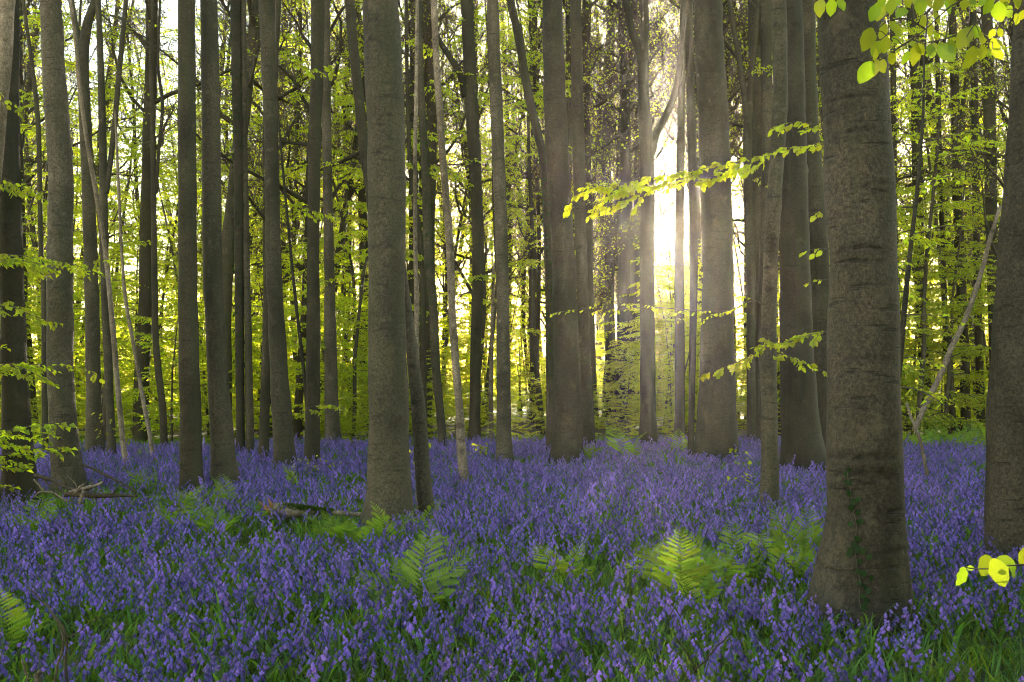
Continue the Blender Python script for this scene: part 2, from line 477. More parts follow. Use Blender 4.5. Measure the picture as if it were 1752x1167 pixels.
mt('T12', 'broad smooth central beech trunk with brow-shaped folds and a round knot scar', [(664, 875, 78), (665, 800, 71), (664, 666, 66), (662, 553, 63), (662, 440, 62), (660, 226, 64), (656, 110, 63), (651, 0, 61)], 'beech', 2.0, 0.5,
   scar_list=[(4.9, 4.55, 0.55, 0.10, 0.018, 1.0), (4.95, 4.50, 0.35, -0.10, 0.018, 1.0), (4.6, 3.15, 0.9, 0.08, 0.016, 1.0), (4.3, 5.55, 0.9, 0.12, 0.016, 1.0), (4.7, 3.0, 0.8, 0.02, 0.01, 0.8)])
mt('T13', 'slim leaning trunk pressed close behind the broad central beech', [(729, 868, 25), (724, 817, 26), (716, 700, 24), (708, 628, 21), (697, 530, 17), (686, 440, 14), (678, 300, 12), (672, 150, 10)], 'grey', 1.5, 0.5, top=1.0)
mt('T2', 'pale grey beech trunk standing behind the heap of broken branches', [(118, 826, 52), (111, 760, 46), (106, 690, 43), (103, 627, 42), (103, 440, 41), (104, 300, 40), (94, 150, 38), (87, 0, 34)], 'grey', 1.6, 0.5)
mt('T1', 'dark brown trunk near the edge, next to the pale grey beech', [(35, 842, 54), (30, 760, 47), (26, 666, 42), (19, 440, 38), (16, 250, 34), (20, 50, 24), (20, 0, 22)], 'dark', 1.2, 0.3)
mt('T0', 'reddish rough dead trunk leaning out at the upper edge', [(-45, 850, 34), (-30, 600, 30), (-14, 330, 27), (-2, 200, 26), (8, 80, 26), (12, 0, 26)], 'dead', 3.0, 1.5, name='dead_tree')
mt('T5', 'straight dark beech trunk, first of the pair that stands before the bright gap', [(328, 828, 37), (327, 760, 36), (325, 666, 35), (322, 553, 33), (321, 440, 31), (320, 226, 30), (319, 0, 28)], 'dark', 1.5, 0.4)
mt('T6', 'grey beech trunk with a spreading pale foot, second of the close pair', [(385, 822, 46), (381, 770, 41), (376, 700, 38), (370, 590, 34), (363, 440, 33), (361, 226, 32), (359, 110, 31), (357, 0, 29)], 'beech', 1.8, 0.5)
mt('T8', 'beech trunk with a companion trunk touching its lower side', [(487, 792, 36), (483, 720, 34), (479, 666, 32), (473, 553, 28), (468, 440, 26), (464, 226, 24), (460, 110, 26), (457, 0, 28)], 'beech', 1.5, 0.4)
mt('T8b', 'thin companion trunk half hidden beside a thicker beech', [(451, 780, 17), (453, 700, 17), (456, 600, 16), (460, 450, 15), (464, 300, 13), (470, 120, 12), (476, 0, 11)], 'dark', 1.0, 0.3)
mt('T9', 'slim brown beech trunk with a dark pole leaning across its foot', [(534, 785, 26), (535, 700, 25), (536, 590, 24), (536, 440, 21), (539, 226, 21), (543, 100, 22), (544, 0, 23)], 'dark', 1.2, 0.3)
mt('T10', 'far smooth trunk rising just behind the slim brown beech', [(570, 752, 26), (567, 680, 23), (565, 550, 20), (563, 440, 17), (559, 226, 16), (556, 0, 16)], 'grey', 1.0, 0.2)
mt('T11', 'dark bent trunk leaning away from the upper side of the central beech', [(652, 790, 22), (646, 600, 20), (640, 400, 18), (630, 300, 17), (624, 264, 17), (612, 150, 17), (604, 75, 17), (598, 0, 17)], 'dark', 0.8, 0.3)
mt('T16', 'pale grey slender beech trunk lit in the light shaft', [(863, 783, 28), (862, 720, 25), (861, 600, 23), (859, 440, 22), (851, 226, 22), (846, 100, 21), (842, 0, 21)], 'grey', 1.4, 0.6)
mt('T18', 'wide beech trunk in the middle distance, fern at its foot', [(972, 782, 54), (973, 720, 50), (972, 666, 48), (968, 553, 43), (964, 440, 41), (952, 226, 40), (948, 110, 38), (945, 0, 36)], 'beech', 1.4, 0.4, lobes=0.08)
mt('T19', 'narrow trunk right behind the wide middle-distance beech', [(1007, 757, 22), (1005, 690, 22), (998, 553, 21), (995, 440, 20), (989, 226, 22), (987, 110, 20), (985, 0, 19)], 'beech', 1.0, 0.3)
mt('T17', 'curved ivy-spotted trunk bowing away from the wide middle beech', [(942, 770, 14), (941, 600, 14), (938, 437, 14), (934, 340, 14), (928, 264, 14), (919, 226, 15), (902, 150, 15), (889, 75, 14), (873, 0, 14)], 'dark', 1.0, 0.3)
mt('T20', 'forked trunk beside the sun with a limb curving up', [(1110, 755, 32), (1109, 700, 28), (1108, 600, 26), (1107, 440, 25), (1107, 330, 25), (1106, 250, 25), (1101, 160, 20), (1101, 90, 18), (1103, 40, 15), (1102, 0, 15)], 'dark', 1.2, 0.3,
   limbs=[[(1112, 262, 15), (1121, 232, 14), (1136, 204, 13), (1151, 170, 12), (1160, 135, 12), (1165, 94, 12), (1172, 45, 11), (1176, 0, 11)], [(1101, 112, 14), (1092, 84, 14), (1080, 50, 13), (1070, 0, 12)]])
mt('T22', 'stout beech trunk just to the side of the sun, fluted at the foot', [(1225, 778, 69), (1226, 720, 65), (1226, 666, 61), (1227, 553, 54), (1228, 440, 51), (1224, 300, 51), (1220, 200, 51), (1214, 100, 48), (1210, 0, 47)], 'beech', 1.4, 0.4, lobes=0.11)
mt('T23', 'forked thin trunk between the stout beech and the group of four', [(1287, 752, 18), (1286, 650, 17), (1285, 500, 17), (1281, 350, 17), (1279, 250, 16), (1281, 190, 13), (1289, 94, 11), (1297, 20, 9), (1299, 0, 8)], 'dark', 0.8, 0.4,
   limbs=[[(1279, 200, 10), (1272, 150, 10), (1265, 94, 10), (1258, 50, 9), (1251, 0, 9)]])
mt('T24', 'slender spotted trunk in front of the wide dark beech', [(1317, 860, 30), (1317, 780, 29), (1316, 700, 28), (1315, 600, 27), (1317, 500, 26), (1321, 400, 25), (1328, 290, 25), (1334, 200, 25), (1335, 120, 25), (1332, 0, 26)], 'beech', 2.2, 1.6)
mt('T24b', 'grey trunk slanting up behind the slender spotted one', [(1299, 752, 15), (1302, 600, 16), (1307, 450, 17), (1311, 300, 17), (1313, 200, 18), (1311, 100, 19), (1309, 0, 20)], 'beech', 1.2, 0.6)
mt('T25', 'wide shaded dark beech trunk with a broad buttressed foot', [(1376, 795, 78), (1368, 720, 67), (1363, 600, 58), (1360, 450, 51), (1358, 290, 46), (1355, 150, 44), (1352, 0, 40)], 'dark', 1.0, 0.3, lobes=0.1)
mt('T26', 'plain dark trunk squeezed between the wide shaded beech and the thickest trunk', [(1410, 785, 36), (1408, 700, 34), (1404, 500, 32), (1397, 350, 31), (1386, 200, 27), (1381, 0, 25)], 'dark', 1.0, 0.3)
# --- dead poles
mt('D1', 'pale dead pole leaning beside a forked trunk', [(216, 792, 9), (211, 760, 9), (200, 647, 9), (194, 572, 9), (181, 437, 8), (166, 340, 8), (151, 256, 7), (136, 150, 7), (130, 75, 6), (121, 0, 5)], 'dead', 3, 2, name='dead_tree', top=0)
mt('D2', 'thin reddish dead pole leaning, shorter than the pale one', [(262, 785, 7), (256, 742, 7), (245, 685, 7), (230, 598, 6), (215, 515, 6), (209, 440, 5), (203, 320, 5), (197, 190, 3)], 'dead', 3, 2, name='dead_tree', top=0)
mt('D4', 'peeling pale birch-like dead trunk leaning in the middle', [(793, 817, 16), (789, 760, 15), (785, 685, 13), (777, 590, 13), (772, 496, 13), (769, 415, 13), (760, 301, 12), (752, 188, 12), (746, 90, 11), (742, 0, 11)], 'dead', 5, 3, name='dead_tree', top=2)
mt('D5', 'broken pale dead stem rising behind the central beech', [(716, 850, 8), (713, 640, 8), (713, 520, 8), (711, 440, 7), (710, 300, 7), (712, 150, 6), (714, 0, 6)], 'dead', 4, 2, name='dead_tree', top=1)
mt('D6', 'straight pale stick-thin dead stem next to the lit slender beech', [(841, 748, 8), (840, 670, 8), (842, 560, 6), (845, 450, 5)], 'dead', 3, 2, name='dead_tree', top=0)
mt('D3', 'thin black pole leaning across the foot of a slim brown beech', [(532, 785, 8), (529, 742, 7), (519, 628, 6), (508, 534, 6), (498, 437, 5), (481, 256, 4), (470, 120, 3)], 'dark', 1, 1, name='dead_tree', top=0)
# --- middle-distance trunks
mt('T3', 'forked mid-distance trunk with the pale dead pole crossing it', [(163, 768, 30), (160, 650, 25), (157, 500, 24), (150, 300, 21), (143, 150, 20), (143, 90, 18), (150, 40, 16), (164, 0, 14)], 'beech', 1.0, 0.3,
   limbs=[[(142, 100, 13), (134, 70, 12), (126, 40, 11), (118, 0, 10)]])
mt('T3b', 'thin trunk close beside the forked mid-distance one', [(191, 772, 15), (186, 640, 14), (180, 500, 14), (176, 250, 13), (172, 100, 11), (168, 0, 9)], 'beech', 1.0, 0.3,
   limbs=[[(181, 330, 9), (190, 240, 9), (198, 120, 9), (206, 0, 8)]])
mt('T4', 'thin forked trunk standing alone before the bright sky gap', [(281, 762, 12), (277, 685, 12), (267, 590, 11), (264, 440, 10), (262, 250, 9), (259, 94, 7), (262, 0, 5)], 'dark', 1.0, 0.3,
   limbs=[[(266, 330, 6), (272, 260, 6), (279, 180, 6), (272, 110, 5), (276, 0, 4)]])
mt('T60', 'very thin trunk between the dark edge trunk and the pale beech', [(77, 772, 10), (75, 500, 9), (70, 426, 8), (66, 226, 8), (56, 120, 7), (45, 40, 6)], 'dark', 1.0, 0.3)
mt('T7', 'ivy-dark trunk behind the close pair, leaves around its upper half', [(412, 770, 14), (410, 600, 15), (409, 300, 18), (405, 100, 19), (403, 0, 19)], 'dark', 1.0, 0.3)
mt('T7b', 'straight grey thin trunk just past the pale-footed beech', [(428, 770, 14), (425, 600, 13), (421, 400, 11), (418, 200, 10), (417, 0, 9)], 'beech', 1.0, 0.3)
mt('T14', 'grey ivy-spotted trunk between two pale dead stems', [(757, 758, 14), (755, 723, 14), (746, 628, 15), (741, 515, 15), (733, 440, 15), (728, 300, 14), (720, 150, 12), (716, 0, 11)], 'beech', 1.0, 0.3)
mt('T14b', 'dark straight stem immediately behind a pale broken one', [(726, 750, 11), (724, 600, 11), (722, 440, 11), (703, 300, 8), (697, 150, 7), (695, 0, 6)], 'dark', 1.0, 0.3)
mt('T15', 'dark leafy trunk with a slanting side limb high up', [(812, 750, 19), (814, 600, 19), (818, 440, 20), (815, 330, 21), (808, 200, 22), (801, 50, 22), (799, 0, 22)], 'dark', 1.0, 0.3,
   limbs=[[(797, 165, 11), (787, 128, 11), (770, 100, 10), (753, 75, 9), (742, 50, 7)]])
mt('T21', 'black thin trunk touching the edge of the stout beech', [(1182, 770, 10), (1185, 600, 12), (1187, 440, 14), (1184, 250, 15), (1180, 100, 15), (1178, 0, 14)], 'dark', 1.0, 0.3)
mt('T21b', 'dark straight far trunk just beside the sun', [(1163, 752, 18), (1163, 600, 17), (1162, 440, 16), (1164, 300, 15), (1166, 150, 12), (1169, 0, 10)], 'dark', 1.0, 0.3)
mt('T30', 'middle one of the straight trunks behind the dead leaning branch', [(1590, 738, 18), (1580, 600, 18), (1572, 440, 18), (1568, 200, 17), (1560, 40, 15)], 'dark', 1.0, 0.3)
mt('T31', 'thin trunk rising right at the edge of the thickest one', [(1546, 738, 13), (1540, 600, 12), (1532, 440, 11), (1529, 200, 10), (1527, 0, 9)], 'dark', 1.0, 0.3)
mt('T32', 'dark twisted trunk far behind, with a fork at mid height', [(1652, 738, 16), (1650, 600, 16), (1642, 440, 17), (1637, 300, 16), (1634, 170, 15), (1628, 0, 13)], 'dark', 1.0, 0.3,
   limbs=[[(1639, 230, 8), (1648, 170, 8), (1660, 80, 7), (1664, 0, 6)]])
mt('T33', 'far straight trunk next to the twisted dark one', [(1679, 738, 14), (1675, 600, 13), (1671, 440, 12), (1668, 200, 12), (1664, 0, 11)], 'dark', 1.0, 0.3)
mt('T34', 'ivy-hung trunk half hidden behind the edge-cut rough trunk', [(1706, 745, 20), (1702, 560, 20), (1697, 400, 20), (1694, 250, 20), (1690, 100, 19), (1688, 0, 18)], 'dark', 1.0, 0.3)
mt('T35', 'thin dark trunk above the far fern row', [(1622, 738, 9), (1618, 560, 9), (1612, 400, 8), (1606, 200, 8), (1602, 0, 7)], 'dark', 1.0, 0.3)

# ------------------------------------------------------------------ branches, sprays, crowns
def twig_line(p0, d0, length, rng, n=5, droop=-0.15, wig=0.12):
    P = [np.array(p0, float)]; d = norm(d0)
    for i in range(n - 1):
        d = norm(d + rng.normal(0, wig, 3) + np.array([0, 0, droop / n]))
        P.append(P[-1] + d * length / (n - 1))
    return np.array(P)

def spray(rng, p0, d0, length, tw, lf, r0=0.008, step=0.11, leaf=0.055, gap=0.042, droop=-0.2, sub=True):
    """a flat beech spray: axis, alternate side twigs in one plane, leaves either side of each"""
    ax = twig_line(p0, d0, length, rng, max(4, int(length / 0.25) + 2), droop, 0.10)
    tw.append((ax, np.linspace(r0, 0.0025, len(ax))))
    up = np.array([0, 0, 1.0])
    ns = max(2, int(length / step)); side = 1
    for i in range(ns):
        t = (i + 0.6 + rng.uniform(-.2, .2)) / ns
        f = t * (len(ax) - 1); a = min(int(f), len(ax) - 2); p = ax[a] + (ax[a + 1] - ax[a]) * (f - a)
        d = norm(ax[a + 1] - ax[a]); s = norm(np.cross(d, up)) * side; side = -side
        L = length * (0.42 * (1 - t) + 0.10) * rng.uniform(0.6, 1.2) if sub else 0.06
        L = min(L, 0.9)
        dd = norm(d * 0.75 + s + up * rng.uniform(-0.1, 0.12))
        tl = twig_line(p, dd, L, rng, 3, droop, 0.08)
        tw.append((tl, np.linspace(0.003, 0.0018, 3)))
        m = max(2, int(L / gap)); u = np.linspace(0.12, 1.0, m)
        g = u * 2; ia = np.minimum(g.astype(int), 1)
        pp = tl[ia] + (tl[ia + 1] - tl[ia]) * (g - ia)[:, None]
        sd = norm(np.cross(dd, up)) * np.where(np.arange(m) % 2 == 0, 1, -1)[:, None]
        dr = norm(dd * 0.7 + sd * rng.uniform(0.5, 1.0, (m, 1)) + rng.normal(0, 0.25, (m, 3)) + up * rng.uniform(-0.75, -0.05, (m, 1)))
        nr = norm(up + rng.normal(0, 0.45, (m, 3)))
        lf.append((pp, dr, nr, leaf * rng.uniform(0.7, 1.2, m)))

def emit(mb, tw, lf, ks=3, tmat=0, lmat=1, rng=RNG, wf=0.68):
    for P, R in tw: tube(mb, P, R, ks, tmat, 0.5, cap=False)
    if lf:
        pos = np.concatenate([l[0] for l in lf]); dr = np.concatenate([l[1] for l in lf])
        nr = np.concatenate([l[2] for l in lf]); ln = np.concatenate([l[3] for l in lf])
        leaves(mb, pos, dr, nr, ln, ln * wf, lmat, rng)

def make_sapling(seed, height, spread, z0=0.5, dens=0.8, leaf=0.084, r0=None):
    rng = np.random.default_rng(seed)
    st = twig_line((0, 0, -0.1), (0, 0, 1), height, rng, 12, 0.0, 0.05)
    rad = np.linspace(r0 or 0.012 + height * 0.0055, 0.006, 12)
    tm = MB(); tube(tm, st, rad, 7, 0, 0.0)
    tw, lf = [], []
    nb = int((height - z0) / 0.17 * dens); az = rng.uniform(0, 6.3)
    for i in range(nb):
        z = z0 + (height - z0) * (i + rng.uniform(0, 1)) / nb
        f = np.clip(z / height * 11, 0, 10.99); a = int(f); p = st[a] + (st[a + 1] - st[a]) * (f - a)
        az += 2.4 + rng.normal(0, 0.5)
        t = (z - z0) / (height - z0)
        L = spread * (math.sin(math.pi * min(1, 0.25 + 0.75 * t)) * 0.75 + 0.25) * rng.uniform(0.6, 1.2)
        d = np.array([math.cos(az), math.sin(az), rng.uniform(0.05, 0.45)])
        spray(rng, p, d, L, tw, lf, 0.006 + 0.004 * L, 0.10, leaf, 0.034, -0.55)
    cm = MB(); emit(cm, tw, lf, 3, 0, 1, rng)
    return tm.mesh('sapling_trunk', ['beech'], 'scar'), cm.mesh('sapling_crown', ['twig', 'leaf'])

def make_forest_tree(seed, height, r0, z_low, leafy=1.0, leaf=0.10):
    rng = np.random.default_rng(seed)
    n = 26
    st = twig_line((0, 0, -0.2), (rng.normal(0, .03), rng.normal(0, .03), 1), height, rng, n, 0.0, 0.03)
    rad = r0 * np.linspace(1.0, 0.25, n) ** 0.8
    mbT = trunk_mesh(st, rad, 9, seed, 0.6, 0.3)
    tw, lf = [], []
    nb = int((height - z_low) / 0.62); az = rng.uniform(0, 6.3)
    for i in range(nb):
        z = z_low + (height - z_low) * (i + rng.uniform(0, 1)) / nb
        f = np.clip(z / height * (n - 1), 0, n - 1.01); a = int(f); p = st[a] + (st[a + 1] - st[a]) * (f - a)
        az += 2.4 + rng.normal(0, 0.6); t = (z - z_low) / (height - z_low)
        L = (3.4 * (1 - t) + 1.2) * rng.uniform(0.5, 1.15)
        d = np.array([math.cos(az), math.sin(az), rng.uniform(0.35, 1.5)])
        ax = twig_line(p, d, L, rng, 7, 0.15, 0.16)
        tube(mbT, ax, np.linspace(0.022 + 0.012 * L, 0.008, 7), 4, 0, 0.0, cap=False)
        for j in range(int(6 + L * 4)):
            g = rng.uniform(0.15, 1) * 5.99; b = int(g); q = ax[b] + (ax[b + 1] - ax[b]) * (g - b)
            dd = norm(ax[b + 1] - ax[b]) + rng.normal(0, 0.65, 3); dd[2] += 0.15
            l2 = rng.uniform(0.4, 1.3); tl = twig_line(q, dd, l2, rng, 4, 0.0, 0.2)
            tw.append((tl, np.linspace(0.014, 0.007, 4)))
            for _ in range(5):
                h = rng.integers(1, 4); l3 = rng.uniform(0.2, 0.55)
                t3 = twig_line(tl[h], norm(dd) + rng.normal(0, 0.7, 3), l3, rng, 3, -0.1, 0.2)
                tw.append((t3, np.array([0.009, 0.007, 0.006])))
                if rng.random() < leafy * 0.6:
                    m = rng.integers(2, 6); pp = t3[rng.integers(0, 3, m)] + rng.normal(0, 0.07, (m, 3))
                    lf.append((pp, rng.normal(0, 1, (m, 3)) + np.array([0, 0, -0.4]), norm(rng.normal(0, .6, (m, 3)) + np.array([0, 0, 1])), leaf * rng.uniform(0.6, 1.2, m)))
    cm = MB(); emit(cm, tw, lf, 3, 0, 1, rng)
    return mbT.mesh('forest_trunk', ['dark'], 'scar'), cm.mesh('forest_crown', ['twig', 'leaf'])

def px_of(p):
    v = np.asarray(p) - CAM; z = v @ FWD
    return W / 2 + F * (v @ RT) / z, H / 2 - F * (v @ UP) / z

SUN_GAPS = [(1141, 13), (1267, 6)]
# lanes along the sun, kept free of low thicket so that light reaches the flowers: (x, y) on the ground, half width
LANES = [((-1.3, 11.0), 0.30), ((0.6, 17.0), 0.45), ((-3.6, 11.0), 0.40), ((-0.2, 6.5), 0.30), ((3.2, 9.0), 0.3), ((0.75, -6.5), 0.30)]
def clear_of_sun(x, y, r=0.2):
    px = px_of((x, y, 1.6))[0]
    return all(abs(px - c) > w + r * F / y for c, w in SUN_GAPS)
def lane_height(x, y, r=0.9):
    """how tall a plant may be here before it shades a lane or hides the sun"""
    h = 99.0
    for (a, b), hw in LANES:
        if abs((x - a) - (y - b) * math.tan(SUN_AZ)) * math.cos(SUN_AZ) < hw + r: h = min(h, math.tan(SUN_EL) * (y - b) - 0.1)
    if not clear_of_sun(x, y, r): h = min(h, 1.6 + 0.14 * y)
    return h

MARKS = [(-999, None), (30, 'dark edge trunk'), (105, 'pale grey beech'), (160, 'forked mid-distance trunk'), (325, 'straight dark trunk'), (372, 'pale-footed beech'), (475, 'companioned beech'), (537, 'slim brown beech'),
         (663, 'broad central beech'), (775, 'peeling dead trunk'), (860, 'pale slender beech'), (968, 'wide middle beech'), (1108, 'forked trunk'), (1227, 'stout beech'), (1316, 'slender spotted trunk'), (1476, 'thickest trunk'), (1652, 'twisted dark trunk'), (1745, 'edge-cut rough trunk'), (9999, None)]
def between(px, word='between'):
    for (a, na), (b, nb2) in zip(MARKS, MARKS[1:]):
        if a <= px < b:
            return 'beyond the ' + (na or nb2) if not (na and nb2) else '%s the %s and the %s' % (word, na, nb2)
def plant_tree(name, meshes, loc, rz, scale, label, cat, group):
    o = link(name, None, loc=loc, rot=(0, 0, rz), scale=scale); o.empty_display_size = 0.2
    tag(o, label, cat, group)
    link('trunk', meshes[0], o); link('crown', meshes[1], o)
    return o

# far forest
FT = [make_forest_tree(100 + i, h, r, z, lf_) for i, (h, r, z, lf_) in enumerate([(25, 0.17, 6.5, 0.35), (27, 0.21, 8.0, 0.3), (23, 0.13, 5.0, 0.45), (26, 0.15, 7.0, 0.4), (22, 0.11, 4.0, 0.5), (24, 0.10, 5.5, 0.45), (28, 0.24, 9.0, 0.3)])]
pts_far = []
rng = np.random.default_rng(21)
tries = 0
while len(pts_far) < 160 and tries < 9000:
    tries += 1
    y = 26 + (80 - 26) * rng.random() ** 0.85; x = rng.uniform(-1, 1) * (0.53 * y + 2)
    if any((x - a) ** 2 + (y - b) ** 2 < 2.0 ** 2 for a, b in pts_far): continue
    if not clear_of_sun(x, y): continue
    if 195 < px_of((x, y, 1.6))[0] < 305 and rng.random() < 0.9: continue
    if 1010 < px_of((x, y, 1.6))[0] < 1205 and y < 38: continue
    pts_far.append((x, y))
for k in range(22):
    px = rng.uniform(1000, 1330); y = rng.uniform(40, 78); x = (px - W / 2) / F * y
    if clear_of_sun(x, y, 0.15): pts_far.append((x, y))
for i, (x, y) in enumerate(pts_far):
    lat = abs(x - y * math.tan(SUN_AZ))
    if lat < 1.1: continue
    high = lat < 3.2 and y <= 60
    plant_tree('beech_tree', FT[6 if high else rng.integers(0, len(FT))], (x, y, 0), rng.uniform(0, 6.3), 1.15 + 0.25 * (y > 45) if high else rng.uniform(0.85, 1.15),
               'slender twiggy far beech ' + between(px_of((x, y, 1.6))[0]), 'tree', 'far beeches of the wood')

for (off, y, sc_) in ((1.7, 60, 1.36), (-1.6, 57, 1.33), (2.3, 52, 1.25), (-2.2, 66, 1.45)):
    plant_tree('beech_tree', FT[6], (y * math.tan(SUN_AZ) + off, y, 0), y * 1.3, sc_, 'tall far beech flanking the sun, bare below and twiggy above it', 'tree', 'far beeches flanking the sun')

# pole-stage young trees, thin stems with flat sprays high up
YT = [make_sapling(260 + i, h, sp, z, 0.34, 0.085, r) for i, (h, sp, z, r) in enumerate([(13, 1.9, 4.0, 0.06), (16, 2.2, 5.0, 0.08), (11, 1.7, 3.0, 0.05), (18, 2.3, 7.0, 0.09), (14, 2.0, 2.5, 0.07)])]
pts_y = []
rng = np.random.default_rng(57)
tries = 0
while len(pts_y) < 130 and tries < 9000:
    tries += 1
    y = 25 + (70 - 25) * rng.random() ** 1.1; x = rng.uniform(-1, 1) * (0.53 * y + 2)
    if any((x - a) ** 2 + (y - b) ** 2 < 1.6 ** 2 for a, b in pts_y + pts_far): continue
    if not clear_of_sun(x, y, 0.3): continue
    if 200 < px_of((x, y, 1.6))[0] < 305 and rng.random() < 0.75: continue
    if lane_height(x, y, 0.5) < 6 or abs(x - y * math.tan(SUN_AZ)) < 1.7: continue
    pts_y.append((x, y))
for x, y in pts_y:
    plant_tree('young_beech', YT[rng.integers(0, len(YT))], (x, y, 0), rng.uniform(0, 6.3), rng.uniform(0.85, 1.2),
               'pole-thin young leafy beech ' + between(px_of((x, y, 1.6))[0]), 'tree', 'pole-thin young beeches')

# understorey saplings
SP = [make_sapling(200 + i, h, s) for i, (h, s) in enumerate([(4.2, 1.7), (5.5, 2.0), (7.4, 2.3), (3.2, 1.4), (9.0, 2.4), (6.2, 2.0)])]
pts_sap = []
rng = np.random.default_rng(33)
tries = 0
while len(pts_sap) < 190 and tries < 9000:
    tries += 1
    y = 26 + (62 - 26) * rng.random() ** 1.5; x = rng.uniform(-1, 1) * (0.54 * y + 2)
    if any((x - a) ** 2 + (y - b) ** 2 < 1.15 ** 2 for a, b in pts_sap): continue
    pts_sap.append((x, y))
for x, y in pts_sap:
    v = rng.integers(0, len(SP))
    lim = lane_height(x, y); fit = [k for k, hh in sorted(enumerate((4.2, 5.5, 7.4, 3.2, 9.0, 6.2)), key=lambda q: q[1]) if hh * 1.2 < lim]
    if not fit: continue
    if lim < 90: v = fit[-1]
    plant_tree('beech_sapling', SP[v], (x, y, 0), rng.uniform(0, 6.3), rng.uniform(0.8, 1.2),
               'leafy thicket sapling ' + between(px_of((x, y, 1.6))[0]), 'sapling', 'saplings of the thicket')


# ------------------------------------------------------------------ geometry-node scatter for the uncountable carpets
def scatter(name, pts, rots, scales, idx, variants, label, cat):
    me = bpy.data.meshes.new(name); me.vertices.add(len(pts)); me.vertices.foreach_set('co', np.asarray(pts, float).ravel())
    for nm, ty, data in (('rot', 'FLOAT_VECTOR', rots), ('scl', 'FLOAT', scales), ('idx', 'INT', idx)):
        a = me.attributes.new(nm, ty, 'POINT')
        a.data.foreach_set('vector' if ty == 'FLOAT_VECTOR' else 'value', np.asarray(data).ravel().astype(np.int32 if ty == 'INT' else np.float32))
    c = bpy.data.collections.new(name + '_kinds')
    for i, v in enumerate(variants):
        c.objects.link(bpy.data.objects.new('%s_kind_%02d' % (name, i), v))
    ng = bpy.data.node_groups.new(name + '_nodes', 'GeometryNodeTree')
    ng.interface.new_socket('Geometry', in_out='INPUT', socket_type='NodeSocketGeometry')
    ng.interface.new_socket('Geometry', in_out='OUTPUT', socket_type='NodeSocketGeometry')
    gi = ng.nodes.new('NodeGroupInput'); go = ng.nodes.new('NodeGroupOutput')
    ci = ng.nodes.new('GeometryNodeCollectionInfo'); ci.inputs['Collection'].default_value = c
    ci.inputs['Separate Children'].default_value = True; ci.inputs['Reset Children'].default_value = True
    ip = ng.nodes.new('GeometryNodeInstanceOnPoints'); ip.inputs['Pick Instance'].default_value = True
    def na(n, t):
        k = ng.nodes.new('GeometryNodeInputNamedAttribute'); k.data_type = t; k.inputs['Name'].default_value = n
        return k.outputs['Attribute']
    ng.links.new(gi.outputs[0], ip.inputs['Points']); ng.links.new(ci.outputs[0], ip.inputs['Instance'])
    ng.links.new(na('idx', 'INT'), ip.inputs['Instance Index'])
    e2r = ng.nodes.new('FunctionNodeEulerToRotation'); ng.links.new(na('rot', 'FLOAT_VECTOR'), e2r.inputs[0])
    ng.links.new(e2r.outputs[0], ip.inputs['Rotation']); ng.links.new(na('scl', 'FLOAT'), ip.inputs['Scale'])
    ng.links.new(ip.outputs[0], go.inputs[0])
    o = link(name, me); md = o.modifiers.new('scatter', 'NODES'); md.node_group = ng
    tag(o, label, cat, kind='stuff')
    return o

def field_end(x):
    return 25.0 + 0.16 * x + 1.6 * mnoise.noise(Vector((x * 0.3, 2.0, 0)))

# far-off wood: the mass of leaves and stems closing the view
rng = np.random.default_rng(5)
nf = 130
yy = 55 + 70 * rng.random(nf); xx = rng.uniform(-1, 1, nf) * (0.56 * yy + 4)
scatter('far_wood', np.stack([xx, yy, np.zeros(nf)], 1), np.stack([np.zeros(nf), np.zeros(nf), rng.uniform(0, 6.3, nf)], 1),
        rng.uniform(0.6, 1.0, nf), rng.integers(0, 6, nf), [m[1] for m in SP], 'distant yellow-green thicket closing the view between the far trunks', 'woodland')

nb_ = 110  # unseen crowns added right of and behind the camera to block frontal light
xx = rng.uniform(-1.0, 26, nb_); yy = rng.uniform(-16, 6.0, nb_)
ok = (np.abs(xx) > 0.56 * np.maximum(yy, 0) + 3.4) | (yy < -4.5); xx, yy = xx[ok], yy[ok]; nb_ = len(xx)
scatter('light_blocking_wood', np.stack([xx, yy, np.zeros(nb_)], 1), np.stack([np.zeros(nb_), np.zeros(nb_), rng.uniform(0, 6.3, nb_)], 1),
        rng.uniform(0.9, 1.5, nb_), rng.integers(0, 6, nb_), [m[1] for m in SP], 'unseen foliage added beside and behind the viewpoint to shade the trunks', 'woodland')
nu = 330
yy = 25.5 + 34 * rng.random(nu) ** 1.3; xx = rng.uniform(-1, 1, nu) * (0.55 * yy + 3)
ok = np.array([b > field_end(a) + 0.6 for a, b in zip(xx, yy)]); xx, yy = xx[ok], yy[ok]; nu = len(xx)
scatter('undergrowth', np.stack([xx, yy, np.zeros(nu) - 0.1], 1), np.stack([np.zeros(nu), np.zeros(nu), rng.uniform(0, 6.3, nu)], 1),
        rng.uniform(0.14, 0.34, nu), rng.integers(0, 6, nu), [m[1] for m in SP], 'low green undergrowth behind the far edge of the flowers', 'undergrowth')

